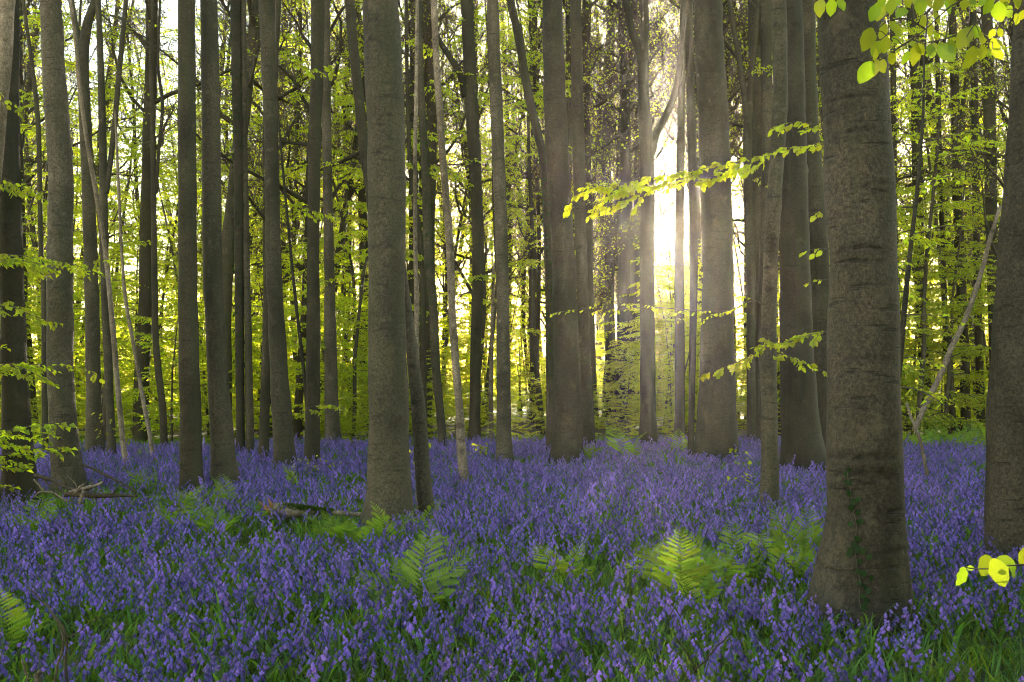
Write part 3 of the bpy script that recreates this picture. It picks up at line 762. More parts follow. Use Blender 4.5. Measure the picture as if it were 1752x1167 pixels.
# ------------------------------------------------------------------ bluebells
def bluebell_parts(seed):
    rng = np.random.default_rng(seed)
    h = rng.uniform(0.23, 0.40); az = rng.uniform(0, 6.3); nd = np.array([math.cos(az), math.sin(az), 0])
    t = np.linspace(0, 1, 8)
    P = np.stack([nd[0] * 0.10 * t ** 3 + rng.normal(0, .01) * t, nd[1] * 0.10 * t ** 3 + rng.normal(0, .01) * t, h * (t - 0.10 * t ** 4)], 1)
    sm = MB(); tube(sm, P, np.linspace(0.0035, 0.0018, 8), 4, 0, rng.random(), cap=False)
    bm = MB(); nb = rng.integers(7, 13)
    for i in range(nb):
        u = 0.60 + 0.40 * (i + 0.3) / nb; f = u * 7; a = min(int(f), 6); p = P[a] + (P[a + 1] - P[a]) * (f - a)
        sd = rng.normal(0, 0.7); c, s = math.cos(sd), math.sin(sd)
        out = np.array([nd[0] * c - nd[1] * s, nd[0] * s + nd[1] * c, 0])
        q = p + out * rng.uniform(0.012, 0.022) + np.array([0, 0, 0.004 + 0.006 * (u > 0.9)])
        axis = norm(out * rng.uniform(0.25, 0.9) + np.array([0, 0, -1.0]))
        sc_ = rng.uniform(0.78, 1.02) * (1.0 if u < 0.93 else 0.75)
        e1 = norm(np.cross(axis, [0.3, 0.2, 0.9])); e2 = np.cross(axis, e1)
        th = np.arange(6) * math.pi / 3 + rng.uniform(0, 1)
        rings = []
        for (l, r) in ((0.0, 0.0035), (0.009, 0.0075), (0.019, 0.0072), (0.0225, 0.0135)):
            rings.append(q + axis * l * sc_ + (np.cos(th)[:, None] * e1 + np.sin(th)[:, None] * e2) * r * sc_)
        V = np.concatenate(rings)
        Q = [(r_ * 6 + j, r_ * 6 + (j + 1) % 6, r_ * 6 + 6 + (j + 1) % 6, r_ * 6 + 6 + j) for r_ in range(2) for j in range(6)]
        T = [(12 + j, 12 + (j + 1) % 6, 18 + j) for j in range(6)]
        bm.add(V, Q, T, 0, rng.random())
        sm.add([p, q, q + [0, 0, .002]], None, [(0, 1, 2)], 0, 0.5)
    lm = MB()
    for i in range(rng.integers(3, 6)):
        blade(lm, rng, rng.uniform(0.16, 0.30), rng.uniform(0.007, 0.012))
    return sm, bm, lm

def blade(mb, rng, L, w, mat=0, base=(0, 0, 0)):
    az = rng.uniform(0, 6.3); o = np.array([math.cos(az), math.sin(az), 0]); s = np.array([-o[1], o[0], 0])
    k = rng.uniform(0.3, 1.1); n = 5; V = []
    for i in range(n):
        t = i / (n - 1); p = np.array(base) + o * L * (0.15 * t + k * 0.55 * t * t) + np.array([0, 0, L * (t - 0.45 * k * t ** 3)])
        ww = w * (0.7 + 0.6 * t) * (1 - t ** 3) + 0.0006
        V += [p - s * ww, p + s * ww]
    Q = [(2 * i, 2 * i + 1, 2 * i + 3, 2 * i + 2) for i in range(n - 1)]
    mb.add(V, Q, None, mat, rng.random())

def merge_parts(parts, name, mats):
    mb = MB()
    for k, p in enumerate(parts):
        off = 0
        for V, A in zip(p.v, p.a): mb.v.append(V); mb.a.append(A)
        for q in p.q: mb.q.append(q + mb.n); mb.qm.append(np.full(len(q), k))
        for t in p.t: mb.t.append(t + mb.n); mb.tm.append(np.full(len(t), k))
        mb.n += p.n
    return mb.mesh(name, mats)

BB = [bluebell_parts(300 + i) for i in range(16)]
BB_joined = [merge_parts(b, 'bluebell_plant', ['stem', 'bell', 'blade']) for b in BB]
BB_split = [(b[0].mesh('bluebell_stem', ['stem']), b[1].mesh('bluebell_bells', ['bell']), b[2].mesh('bluebell_leaves', ['blade'])) for b in BB]

def fbm(x, y, s, o=0.0):
    v = Vector((x * s + o, y * s - o, o)); return mnoise.noise(v) + 0.5 * mnoise.noise(v * 2.1)

# clearings in the flowers: (pixel x, pixel y on flower tops, radius x m, radius y m, strength)
BARE = []
def bare(px, py, rx, ry, k=0.8, z=0.15):
    p = at_height(px, py, z); BARE.append((p[0], p[1], rx, ry, k))
bare(150, 850, 1.6, 0.8, 0.9); bare(530, 905, 1.0, 0.9, 0.95); bare(610, 830, 0.5, 1.5, 0.5)
bare(980, 860, 0.9, 0.7, 0.45); bare(320, 900, 0.7, 0.8, 0.55); bare(710, 1000, 0.5, 0.4, 0.5)
bare(640, 930, 0.6, 0.6, 0.4); bare(960, 985, 0.5, 0.4, 0.4); bare(1220, 1000, 0.7, 0.6, 0.5)
bare(1620, 755, 3.0, 1.0, 0.9); bare(60, 1090, 0.5, 0.3, 0.75); bare(260, 1080, 0.7, 0.25, 0.6)
bare(1640, 1120, 0.7, 0.35, 0.75); bare(1150, 1130, 0.5, 0.22, 0.65); bare(520, 1070, 0.3, 0.25, 0.4)
bare(1640, 1020, 0.5, 0.3, 0.5)

def in_trunk(x, y, m=0.0):
    return any((x - a) ** 2 + (y - b) ** 2 < (r + m) ** 2 for a, b, r in TRUNKS)

def flower_points(seed, spacing, margin=1.2):
    rng = np.random.default_rng(seed); out = []
    y = 3.3
    while y < 28:
        step = spacing * (1.0 if y < 14 else 1.0 + 0.02 * (y - 14))
        half = 0.54 * y + margin
        xs = np.arange(-half, half, step)
        for x in xs:
            px_, py_ = x + rng.uniform(-.5, .5) * step, y + rng.uniform(-.5, .5) * step
            if py_ > field_end(px_): continue
            dn = 0.80 + 0.8 * fbm(px_, py_, 0.55, 3.0) + 0.5 * fbm(px_, py_, 1.7, 9.0)
            if py_ < 5.3: dn -= (5.3 - py_) * 0.30
            for (a, b, rx, ry, k) in BARE:
                q = ((px_ - a) / rx) ** 2 + ((py_ - b) / ry) ** 2
                if q < 4: dn -= k * math.exp(-q) * 1.3
            if rng.random() > dn: continue
            if in_trunk(px_, py_, 0.02): continue
            out.append((px_, py_, ground_z(px_, py_)))
        y += step
    return np.array(out), rng

FP, rng = flower_points(77, 0.092)
vis = []
for i, p in enumerate(FP):
    a, b = px_of(p + np.array([0, 0, 0.3]))
    if 5 < a < W - 5 and b < H - 8: vis.append((p[1], i))
vis.sort()
near_ids = [i for _, i in vis[:300]]
nset = set(near_ids)
rest = np.array([i for i in range(len(FP)) if i not in nset])
def rand_rot(n, tilt=0.19):
    return np.stack([rng.normal(0, tilt, n), rng.normal(0, tilt, n), rng.uniform(0, 6.3, n)], 1)
scatter('bluebell_carpet', FP[rest], rand_rot(len(rest)), np.clip(rng.normal(0.98, 0.16, len(rest)), 0.6, 1.4), rng.integers(0, 16, len(rest)), BB_joined,
        'violet-blue carpet of bluebells spreading between all the trunks', 'flowers')
for i in near_ids:
    p = FP[i]; v = rng.integers(0, 16)
    o = link('bluebell', None, loc=p, rot=(rng.normal(0, .12), rng.normal(0, .12), rng.uniform(0, 6.3)), scale=rng.uniform(0.85, 1.15))
    o.empty_display_size = 0.05
    tag(o, 'single bottom-edge bluebell ' + between(px_of(p)[0], 'below'), 'bluebell', 'bluebells closest to the viewer')
    for nm, me in zip(('stem', 'flower_head', 'leaf_tuft'), BB_split[v]): link(nm, me, o)
print('bluebells', len(FP))

# grass and strap leaves between the flowers
def tuft(seed, n, lo, hi, w):
    rng = np.random.default_rng(seed); mb = MB()
    for _ in range(n):
        blade(mb, rng, rng.uniform(lo, hi), w * rng.uniform(0.7, 1.3), 0, (rng.normal(0, .05), rng.normal(0, .05), 0))
    return mb.mesh('grass_tuft', ['blade'])
TU = [tuft(400 + i, 14, 0.12, 0.30, 0.0048) for i in range(5)]
rng = np.random.default_rng(88)
gp = []
y = 3.0
while y < 29:
    st_ = 0.13 if y < 8 else 0.22
    for x in np.arange(-(0.54 * y + 1.2), 0.54 * y + 1.2, st_):
        a, b = x + rng.uniform(-.5, .5) * st_, y + rng.uniform(-.5, .5) * st_
        if rng.random() < 0.75 + 0.5 * fbm(a, b, 0.7, 20.0) + (0.4 if b < 5.3 else 0) and not in_trunk(a, b): gp.append((a, b, ground_z(a, b)))
    y += st_
gp = np.array(gp); n = len(gp)
scatter('grass', gp, np.stack([rng.normal(0, .1, n), rng.normal(0, .1, n), rng.uniform(0, 6.3, n)], 1), rng.uniform(0.7, 1.25, n),
        rng.integers(0, 5, n), TU, 'green strap leaves and grass growing between the bluebells', 'grass')


# ------------------------------------------------------------------ near leaves and branches
def leaf_mesh(seed, fold=0.18, wav=0.03, w=0.36):
    """one beech leaf, unit length along +x, folded along its midrib, wavy edge"""
    rng = np.random.default_rng(seed); n = 17; V = []; c = rng.uniform(-0.3, 0.1)
    for i in range(n):
        t = i / (n - 1); hw = w * math.sin(math.pi * min(1, t ** 0.95 * 0.985 + 0.015)) ** 0.72 * (1 - 0.12 * t)
        if i == n - 1: hw = 0.004
        z = c * t * t; wv = wav * math.sin(t * 17 + seed) + (0.014 if i % 2 else -0.014)
        V += [(t, -hw, z + hw * fold + wv), (t, -hw * .5, z + hw * fold * 0.3 - wv * .4), (t, 0, z), (t, hw * .5, z + hw * fold * 0.3 + wv * .4), (t, hw, z + hw * fold - wv)]
    Q = [(5 * i + j, 5 * i + j + 1, 5 * i + j + 6, 5 * i + j + 5) for i in range(n - 1) for j in range(4)]
    mb = MB(); mb.add(V, Q, None, 0, rng.random()); return mb

NEAR = [leaf_mesh(s_).mesh('near_leaf', ['bigleaf']) for s_ in range(6)]
SMALL = [leaf_mesh(s_ + 20, 0.25, 0.04, 0.36).mesh('branch_leaf', ['leaf']) for s_ in range(6)]
IVYL = [leaf_mesh(s_ + 40, 0.1, 0.02, 0.55).mesh('ivy_leaf', ['ivy']) for s_ in range(3)]

def orient(dr, nr):
    dr = norm(dr); sd = norm(np.cross(nr, dr)); nn = np.cross(dr, sd)
    return Matrix((( dr[0], sd[0], nn[0]), (dr[1], sd[1], nn[1]), (dr[2], sd[2], nn[2]))).to_euler()

def leaf_obj(parent, origin, pos, dr, nr, size, meshes, rng, name='leaf'):
    return link(name, meshes[rng.integers(0, len(meshes))], parent, loc=np.asarray(pos) - origin, rot=orient(dr, nr), scale=float(size))

def px_branch(label, axis, depth, seed, r0=0.006, leaf=0.07, gap=0.05, side=0.28, step=0.13, mat='twig', tilt=0.5, group=None, bare_frac=0.0, back=0.0):
    """a leafy branch through photo points, its leaves single objects"""
    rng = np.random.default_rng(seed)
    A = np.array([at_depth(x, y, depth + back * k / max(1, len(axis) - 1)) for k, (x, y) in enumerate(axis)])
    L = np.linalg.norm(np.diff(A, axis=0), axis=1).sum()
    ax = catmull(A, max(8, int(L / 0.08))); o = A[0].copy()
    root = link('beech_branch', None, loc=o); root.empty_display_size = 0.1
    tag(root, label, 'branch', group)
    mb = MB(); tube(mb, ax - o, np.linspace(r0, 0.002, len(ax)), 6, 0, 0.5)
    up = np.array([0, 0, 1.0]); ns = max(2, int(L / step)); sgn = 1; pl = []
    for i in range(ns):
        t = (i + 0.5 + rng.uniform(-.3, .3)) / ns
        if t < bare_frac: continue
        f = t * (len(ax) - 1); a = min(int(f), len(ax) - 2); p = ax[a] + (ax[a + 1] - ax[a]) * (f - a)
        d = norm(ax[a + 1] - ax[a]); s_ = norm(np.cross(d, up)) * sgn; sgn = -sgn
        l2 = side * rng.uniform(0.5, 1.2) * (1.05 - 0.6 * t)
        dd = norm(d * 0.9 + s_ + up * rng.uniform(-0.25, 0.15)); tl = twig_line(p, dd, l2, rng, 4, -0.3, 0.1)
        tube(mb, tl - o, np.linspace(0.0028, 0.0015, 4), 4, 0, 0.5)
        m = max(2, int(l2 / gap))
        for j in range(m):
            g = (0.2 + 0.8 * (j + 1) / m) * 2.999; b = int(g); q = tl[b] + (tl[b + 1] - tl[b]) * (g - b)
            sd = norm(np.cross(dd, up)) * (1 if j % 2 else -1)
            pl.append((q, norm(dd * 0.6 + sd * rng.uniform(0.3, 0.9) + up * rng.uniform(-1.0, -0.1) + rng.normal(0, 0.2, 3)), norm(up + rng.normal(0, tilt, 3)), leaf * rng.uniform(0.65, 1.15)))
    link('twig', mb.mesh('branch_twig', [mat]), root)
    for q, dr, nr, sz in pl[:290]: leaf_obj(root, o, q, dr, nr, sz, SMALL, rng)
    return root

px_branch('long leafy branch reaching across the stout beech just above the sun', [(1328, 268), (1290, 276), (1240, 280), (1190, 292), (1140, 300), (1090, 308), (1040, 318), (1000, 326), (978, 346)], 10.4, 1, 0.007, 0.075, 0.022, 0.34, 0.075)
px_branch('fuller leafy branch close under the long one beside the sun', [(1262, 296), (1215, 304), (1170, 306), (1120, 318), (1070, 322), (1030, 340)], 10.9, 31, 0.005, 0.072, 0.022, 0.40, 0.075)
px_branch('drooping leafy branch between the wide middle beech and the forked trunk', [(1112, 330), (1080, 338), (1050, 352), (1015, 360)], 12.5, 32, 0.005, 0.075, 0.024, 0.40, 0.075)
px_branch('leafy branch rising across the slender spotted trunk, below the sun', [(1424, 566), (1390, 572), (1350, 584), (1315, 590), (1290, 606), (1255, 622), (1225, 634), (1205, 640)], 10.2, 2, 0.005, 0.072, 0.023, 0.30, 0.075)
px_branch('short leafy branch drooping before the wide shaded beech', [(1312, 614), (1340, 606), (1368, 618), (1395, 630), (1420, 638)], 10.0, 3, 0.004, 0.07, 0.024, 0.24, 0.08)
px_branch('bare-looking pale twig with few tiny leaves crossing the stout beech', [(1306, 522), (1290, 514), (1270, 522), (1240, 532), (1180, 530), (1120, 526), (1060, 527), (1000, 528), (948, 536)], 10.6, 4, 0.0055, 0.04, 0.035, 0.3, 0.10, 'twig')
px_branch('leafy twig high beside the thickest trunk, upper of two', [(1420, 216), (1395, 212), (1365, 208), (1340, 212), (1322, 220)], 9.6, 5, 0.004, 0.068, 0.024, 0.24, 0.07)
px_branch('leafy twig beside the thickest trunk, lower of two', [(1422, 244), (1395, 246), (1365, 252), (1335, 254), (1315, 262)], 9.4, 6, 0.004, 0.068, 0.024, 0.24, 0.07)
px_branch('tiny leaf cluster poking out from the thickest trunk at mid height', [(1424, 362), (1410, 362), (1394, 366)], 8.6, 7, 0.003, 0.065, 0.035, 0.12, 0.06)
px_branch('small leaf spray poking out below the mid-height leaf cluster', [(1424, 424), (1405, 426), (1380, 428)], 8.6, 8, 0.003, 0.06, 0.035, 0.12, 0.06)
px_branch('leafy twig poking out low from behind the thickest trunk', [(1424, 480), (1406, 478), (1386, 482)], 8.6, 9, 0.003, 0.06, 0.035, 0.14, 0.06)
px_branch('leaf spray hanging in front of the pale dead pole', [(196, 446), (178, 444), (160, 452), (138, 456), (118, 460)], 13.4, 10, 0.004, 0.075, 0.035, 0.25, 0.08)
px_branch('low leaf spray jutting from the pale grey beech', [(112, 618), (130, 628), (150, 632), (172, 648)], 12.5, 11, 0.004, 0.07, 0.036, 0.22, 0.08)
px_branch('leaf spray low in front of the slim brown beech', [(520, 700), (540, 694), (565, 692), (590, 696)], 14.5, 12, 0.004, 0.075, 0.034, 0.3, 0.08)
px_branch('bright leaf spray at mid height beside the slim brown beech', [(480, 355), (510, 352), (540, 362), (575, 368)], 15.5, 13, 0.005, 0.08, 0.034, 0.4, 0.08)
px_branch('leaf spray high between the slim brown beech and its neighbour', [(478, 108), (500, 104), (530, 118), (560, 122), (580, 140)], 15.5, 14, 0.005, 0.08, 0.034, 0.4, 0.08)
px_branch('leafy branch lying across the dark edge trunk, upper of the pile', [(-20, 442), (10, 436), (40, 446), (72, 452)], 11.6, 15, 0.006, 0.075, 0.034, 0.45, 0.07)
px_branch('leafy branch lying across the dark edge trunk, middle of the pile', [(-20, 530), (10, 522), (45, 536), (80, 548)], 11.4, 16, 0.006, 0.075, 0.034, 0.45, 0.07)
px_branch('leafy branch lying across the dark edge trunk, lowest of the pile', [(-20, 632), (10, 624), (45, 632), (78, 650)], 11.6, 17, 0.006, 0.075, 0.034, 0.45, 0.07)
px_branch('leafy branch near the top beside the reddish dead trunk', [(-20, 176), (10, 170), (36, 186)], 11.8, 18, 0.005, 0.07, 0.036, 0.3, 0.08)
px_branch('leafy branch at mid height left of the pale grey beech', [(-20, 300), (10, 306), (40, 322), (66, 330)], 12.2, 19, 0.006, 0.075, 0.034, 0.4, 0.07)

for (px, d, v, sc_) in ((1150, 45, 4, 0.82), (1135, 38, 2, 0.88), (1163, 41, 2, 0.95), (1144, 56, 4, 1.0), (1172, 50, 4, 0.9), (1156, 33, 5, 0.85), (1128, 60, 4, 1.05), (1160, 62, 4, 1.08), (1140, 48, 4, 0.88), (1168, 45, 4, 0.84), (1152, 58, 4, 1.02), (1120, 42, 2, 0.95), (1182, 57, 4, 1.0), (1147, 39, 2, 0.9)):
    p = at_depth(px, 660, d)
    plant_tree('beech_sapling', SP[v], (p[0], p[1], 0), px * 1.7, sc_ * 1.13, 'young beech standing in the glare directly below the sun', 'sapling', 'saplings below the sun')

# a sapling hidden behind the thickest trunk, showing its sprays on the far side
p = at_depth(1528, 980, 8.6)
SPN = make_sapling(290, 5.2, 0.75, 1.5, 0.9, 0.062)
plant_tree('beech_sapling', SPN, (p[0], p[1], 0), 1.0, 1.0, 'small-leaved sapling showing its sprays past the edge of the thickest trunk', 'sapling', None)
p = at_depth(-130, 900, 11.5)
plant_tree('beech_sapling', SP[1], (p[0], p[1], 0), 2.0, 1.0, 'leafy young beech at the photo edge before the dark brown trunk', 'sapling', None)

# big sunlit leaves hanging in from above, close to the viewer
def hanging_spray():
    rng = np.random.default_rng(64); d0 = 1.75
    Lf = [(105, 60, 150, 100), (195, 60, 150, 85), (280, 35, 120, 60), (585, 90, 170, 100), (545, 105, 150, 112), (680, 55, 130, 80), (920, 50, 150, 80), (932, 180, 140, 95),
          (1000, 235, 110, 80), (1050, 135, 110, 70), (1060, 35, 130, 110), (1140, 55, 130, 60), (1280, 15, 130, 110), (1460, 55, 140, 120), (1550, 95, 175, 65), (1612, 85, 150, 80),
          (1690, 155, 110, 100), (1735, 125, 100, 120), (490, 320, 205, 110), (620, 240, 150, 100), (712, 240, 165, 60), (562, 395, 150, 120), (632, 365, 140, 100), (560, 445, 120, 90),
          (475, 585, 200, 115), (540, 555, 160, 110), (602, 525, 130, 80), (690, 475, 110, 60), (722, 325, 100, 20), (870, 445, 180, 90), (912, 395, 120, 50), (800, 465, 120, 110),
          (1000, 415, 150, 105), (1022, 395, 110, 100), (1130, 425, 195, 60), (1165, 385, 140, 62), (1080, 385, 100, 90), (1270, 305, 195, 120), (1362, 255, 130, 50), (1420, 325, 165, 70),
          (1322, 465, 205, 110), (1420, 425, 120, 80), (1520, 365, 130, 60), (1580, 365, 130, 30), (1540, 435, 130, 60), (1490, 275, 90, 120), (1560, 265, 80, 60), (820, 15, 120, 40),
          (765, 100, 140, 140), (980, -5, 120, 80), (1330, 5, 110, 70), (1600, -5, 140, 70), (720, 10, 120, 120), (880, -10, 120, 95), (1420, 0, 100, 110), (1700, 10, 120, 80), (600, 10, 130, 105), (1180, 0, 120, 75)]
    o = at_depth(1760, -60, d0)
    root = link('beech_branch', None, loc=o); root.empty_display_size = 0.1
    tag(root, 'hanging branch of large sunlit leaves close overhead at the top corner', 'branch')
    mb = MB()
    def zp(zx, zy, d): return at_depth(1380 + zx / 4.71, zy / 4.71, d)
    twigs = [[(5200, -2600), (3400, -1100), (2300, -420), (1800, -200), (1560, -120), (1240, 0), (1080, 120), (960, 235), (860, 310)], [(1240, 0), (900, -60), (640, -40), (300, -60), (190, -40)], [(1700, -150), (1480, 60), (1330, 230), (1290, 300)],
             [(960, 235), (800, 150), (640, 180), (560, 250), (520, 300)], [(860, 310), (720, 400), (620, 470), (540, 500)], [(1330, 230), (1160, 300), (1000, 340), (900, 360)], [(1800, -100), (1640, 40), (1560, 200), (1500, 340)]]
    for k, tl in enumerate(twigs):
        P = catmull(np.array([zp(a, b, d0 + 0.03 * k - 0.08) for a, b in tl]), 14 if k else 40)
        tube(mb, P - o, np.linspace(0.009 if k == 0 else 0.002, 0.0009, len(P)), 5, 0, 0.5)
    allpts = np.array([q for tl in twigs for q in catmull(np.array([(a, b, 0) for a, b in tl], float), 16)])
    for (zx, zy, ln, ang) in Lf:
        d = d0 + rng.uniform(-0.08, 0.08); a = math.radians(ang); k = ln / 4.71 * d / F * 0.98
        dirv = RT * math.cos(a) - UP * math.sin(a) + FWD * rng.uniform(-0.45, 0.45)
        c = zp(zx, zy, d); start = c - norm(dirv) * k * 0.5
        nr = -FWD * 0.9 + RT * rng.uniform(-0.75, 0.75) + UP * rng.uniform(-0.2, 0.6)
        lo = leaf_obj(root, o, start, dirv, nr, k, NEAR, rng)
        q = allpts[np.argmin(((allpts[:, :2] - np.array([1380 * 0 + (start - o)[0] * 0 + zx, zy - ln * 0.4])) ** 2).sum(1))]
        e = zp(q[0], q[1], d0); st = np.array([start, (start + e) / 2 + np.array([0, 0, 0.004]), e])
        tube(mb, st - o, np.array([0.0007, 0.0008, 0.0009]), 4, 0, 0.5)
    link('twig', mb.mesh('hanging_twig', ['twig']), root)
hanging_spray()

def low_sprig():
    rng = np.random.default_rng(12); d = 1.5; o = at_depth(1800, 955, d)
    root = link('beech_branch', None, loc=o); root.empty_display_size = 0.05
    tag(root, 'low twig of a few bright leaves over the flowers beside the edge-cut trunk', 'branch')
    mb = MB(); P = catmull(np.array([at_depth(a, b, d) for a, b in ((1830, 955), (1752, 966), (1725, 968), (1695, 973), (1665, 973), (1650, 970))]), 20)
    tube(mb, P - o, np.linspace(0.0018, 0.0008, 20), 5, 0, 0.5)
    link('twig', mb.mesh('low_twig', ['twig']), root)
    for (x, y, ln, ang, ox) in ((1645, 986, 36, 118, 0), (1660, 972, 14, 180, 0), (1684, 968, 46, 128, 0.1), (1702, 966, 14, 175, -.02), (1708, 980, 48, 72, -0.05), (1722, 962, 34, 25, .1), (1733, 976, 34, 60, .05), (1757, 950, 40, 120, 0), (1770, 960, 44, 80, 0)):
        a = math.radians(ang); k = ln * d / F; dv = RT * math.cos(a) - UP * math.sin(a) + FWD * rng.uniform(-.5, .3)
        st = at_depth(x, y, d + ox) - norm(dv) * k * 0.5
        leaf_obj(root, o, st, dv, -FWD + RT * rng.uniform(-.6, .6) + UP * rng.uniform(0, .7), k, NEAR, rng)
low_sprig()

# ivy on the thickest trunk
def ivy():
    rng = np.random.default_rng(3); root_t, d, C = TREES['T27']
    path = [(1452, 1050), (1446, 1010), (1448, 985), (1444, 955), (1442, 920), (1445, 890), (1440, 860), (1438, 835), (1434, 808), (1437, 795)]
    R = at_depth(1473, 950, d)
    def surf(x, y, off=0.006):
        p = at_depth(x, y, d); cx = np.interp(p[2], C[:, 2], C[:, 0]); r = np.interp(p[2], C[:, 2], C[:, 3]) * 1.05
        u = np.clip((p[0] - cx) / r, -0.98, 0.98)
        return np.array([p[0], d - r * math.sqrt(1 - u * u) - off, p[2]])
    P = catmull(np.array([surf(*q) for q in path]), 40); o = P[0].copy(); o[2] = 0
    root = link('ivy', None, loc=o); root.empty_display_size = 0.05
    tag(root, 'strand of dark ivy climbing the foot of the thickest trunk', 'ivy')
    mb = MB(); tube(mb, P - o, np.linspace(0.004, 0.002, 40), 5, 0, 0.5); link('vine_stem', mb.mesh('ivy_stem', ['twig']), root)
    for (x, y) in ((1437, 800), (1432, 808), (1434, 820), (1436, 838), (1448, 848), (1441, 852), (1438, 862), (1446, 870), (1450, 884), (1437, 890), (1447, 886), (1445, 912), (1441, 922), (1436, 932), (1446, 930), (1452, 932), (1462, 941), (1434, 938), (1447, 950), (1445, 966), (1452, 968), (1464, 975), (1446, 985), (1454, 991), (1459, 996), (1450, 1006), (1456, 1012), (1452, 1022)):
        a = rng.uniform(0.3, 2.6); dv = RT * math.cos(a) - UP * math.sin(a) - FWD * 0.35
        leaf_obj(root, o, surf(x, y, 0.012) - norm(dv) * 0.02, dv, -FWD + rng.normal(0, .3, 3), rng.uniform(0.028, 0.046), IVYL, rng)
ivy()

def trunk_ivy(key, z0, z1, n, seed):
    rng = np.random.default_rng(seed); root, d, C = TREES[key]; base = np.array(root.location)
    z = z0 + (z1 - z0) * rng.random(n) ** 0.9; x = np.interp(z, C[:, 2], C[:, 0]); r = np.interp(z, C[:, 2], C[:, 3]) * 1.12
    th = rng.uniform(0, 2 * math.pi, n); o = np.stack([np.cos(th), np.sin(th), np.zeros(n)], 1)
    pos = np.stack([x, np.full(n, d), z], 1) + o * r[:, None] + rng.normal(0, 0.012, (n, 3)) - base
    mb = MB(); sz = rng.uniform(0.04, 0.075, n)
    leaves(mb, pos, o * 0.4 + np.array([0, 0, -1.0]) + rng.normal(0, 0.4, (n, 3)), o + rng.normal(0, 0.3, (n, 3)), sz, sz * 0.95, 0, rng)
    iv = link('ivy', mb.mesh('trunk_ivy', ['ivy']), root); iv['kind'] = 'stuff'
trunk_ivy('T34', 1.0, 9.5, 420, 1); trunk_ivy('T7', 1.5, 10.5, 420, 2); trunk_ivy('T17', 1.2, 7.0, 260, 3); trunk_ivy('T14', 2.0, 8.0, 240, 4)

# ------------------------------------------------------------------ ferns
def pinna_mesh(n=10):
    """one leaflet of a frond, unit length along +x, both edges cut into lobes"""
    mb = MB(); V = []; T = []
    for s_ in (1, -1):
        for i in range(n):
            t0 = i / n; t1 = (i + 0.92) / n; L = 0.075 * math.sin(math.pi * (0.18 + 0.80 * (1 - t0))) + 0.008; b = len(V)
            V += [(t0, 0, 0), (t1, 0, 0), (t1 + 0.0, s_ * L * 0.85, -0.03 * L), (t0 + 0.05, s_ * L, -0.06 * L), (t0 + 0.01, s_ * L * 0.55, 0.05 * L)]
            T += [(b, b + 1, b + 2), (b, b + 2, b + 3), (b, b + 3, b + 4)]
    V = np.array(V, float); V[:, 2] -= 0.12 * V[:, 0] ** 2
    mb.add(V, None, T, 0, 0.5); return mb
PINNA = pinna_mesh(); PINNA_LOW = pinna_mesh(6)
PINNA_ME = PINNA.mesh('pinna', ['fern'], smooth=False)

def frond_curve(L, e0, curl, n=20):
    t = np.linspace(0, 1, n); ang = e0 - curl * t ** 1.4
    dx = np.cos(ang) * L / (n - 1); dz = np.sin(ang) * L / (n - 1)
    return np.stack([np.concatenate([[0], np.cumsum(dx[:-1])]), np.zeros(n), np.concatenate([[0], np.cumsum(dz[:-1])])], 1)

def frond_pinnae(P, L, pairs, rng, width=0.34, start=0.22):
    out = []; n = len(P)
    for i in range(pairs):
        t = start + (1 - start) * (i + 0.5) / pairs; f = t * (n - 1); a = min(int(f), n - 2); p = P[a] + (P[a + 1] - P[a]) * (f - a)
        d = norm(P[a + 1] - P[a]); q = (t - start) / (1 - start)
        ln = L * width * (1 - q) ** 0.75 * min(1.0, 0.65 + q * 3) + 0.012
        for s_ in (1, -1):
            dv = norm(d * (0.35 + 0.25 * q) + np.array([0, s_, 0]) + rng.normal(0, 0.05, 3) + np.array([0, 0, rng.uniform(0.0, 0.25)]))
            up = norm(np.cross(d, [0, 1, 0])) * -1
            if up[2] < 0: up = -up
            out.append((p, dv, norm(up + rng.normal(0, 0.1, 3)), ln * rng.uniform(0.88, 1.1)))
    return out

def frond_joined(seed, L, e0, curl, pairs, low):
    rng = np.random.default_rng(seed); P = frond_curve(L, e0, curl)
    mb = MB(); tube(mb, P, np.linspace(0.004, 0.0012, len(P)), 4, 0, 0.3)
    src = PINNA_LOW if low else PINNA; V0 = np.concatenate(src.v); T0 = np.concatenate(src.t)
    for (p, dv, nr, ln) in frond_pinnae(P, L, pairs, rng):
        sd = norm(np.cross(nr, dv)); nn = np.cross(dv, sd)
        mb.add(p + ln * (V0[:, :1] * dv + V0[:, 1:2] * sd + V0[:, 2:] * nn), None, T0, 0, rng.random())
    return mb.mesh('frond', ['fern'], smooth=False)
FRONDS = [frond_joined(500 + i, 0.6, e, c, 17, False) for i, (e, c) in enumerate([(1.25, 0.9), (1.1, 1.1), (0.9, 0.7), (1.4, 0.8), (1.0, 1.3), (1.2, 0.5)])]
FRONDS_LOW = [frond_joined(520 + i, 0.6, e, c, 12, True) for i, (e, c) in enumerate([(1.25, 0.9), (1.0, 1.1), (1.35, 0.8), (0.8, 0.7)])]

def fern(label, px, py, nf, size, seed, low=False, zb=0.02, yaw=None, group=None):
    rng = np.random.default_rng(seed); b = at_height(px, py, zb); b[2] = ground_z(b[0], b[1])
    root = link('fern', None, loc=b); root.empty_display_size = 0.1
    tag(root, label, 'fern', group or 'ferns among the bluebells')
    pool = FRONDS_LOW if low else FRONDS; az = rng.uniform(0, 6.3)
    for i in range(nf):
        az += 2 * math.pi / nf + rng.normal(0, 0.35)
        a = az if yaw is None else yaw[i % len(yaw)]
        link('frond', pool[rng.integers(0, len(pool))], root, rot=(rng.normal(0, .12), rng.normal(0, .12), a), scale=size / 0.53 * rng.uniform(0.65, 1.2))
    return root

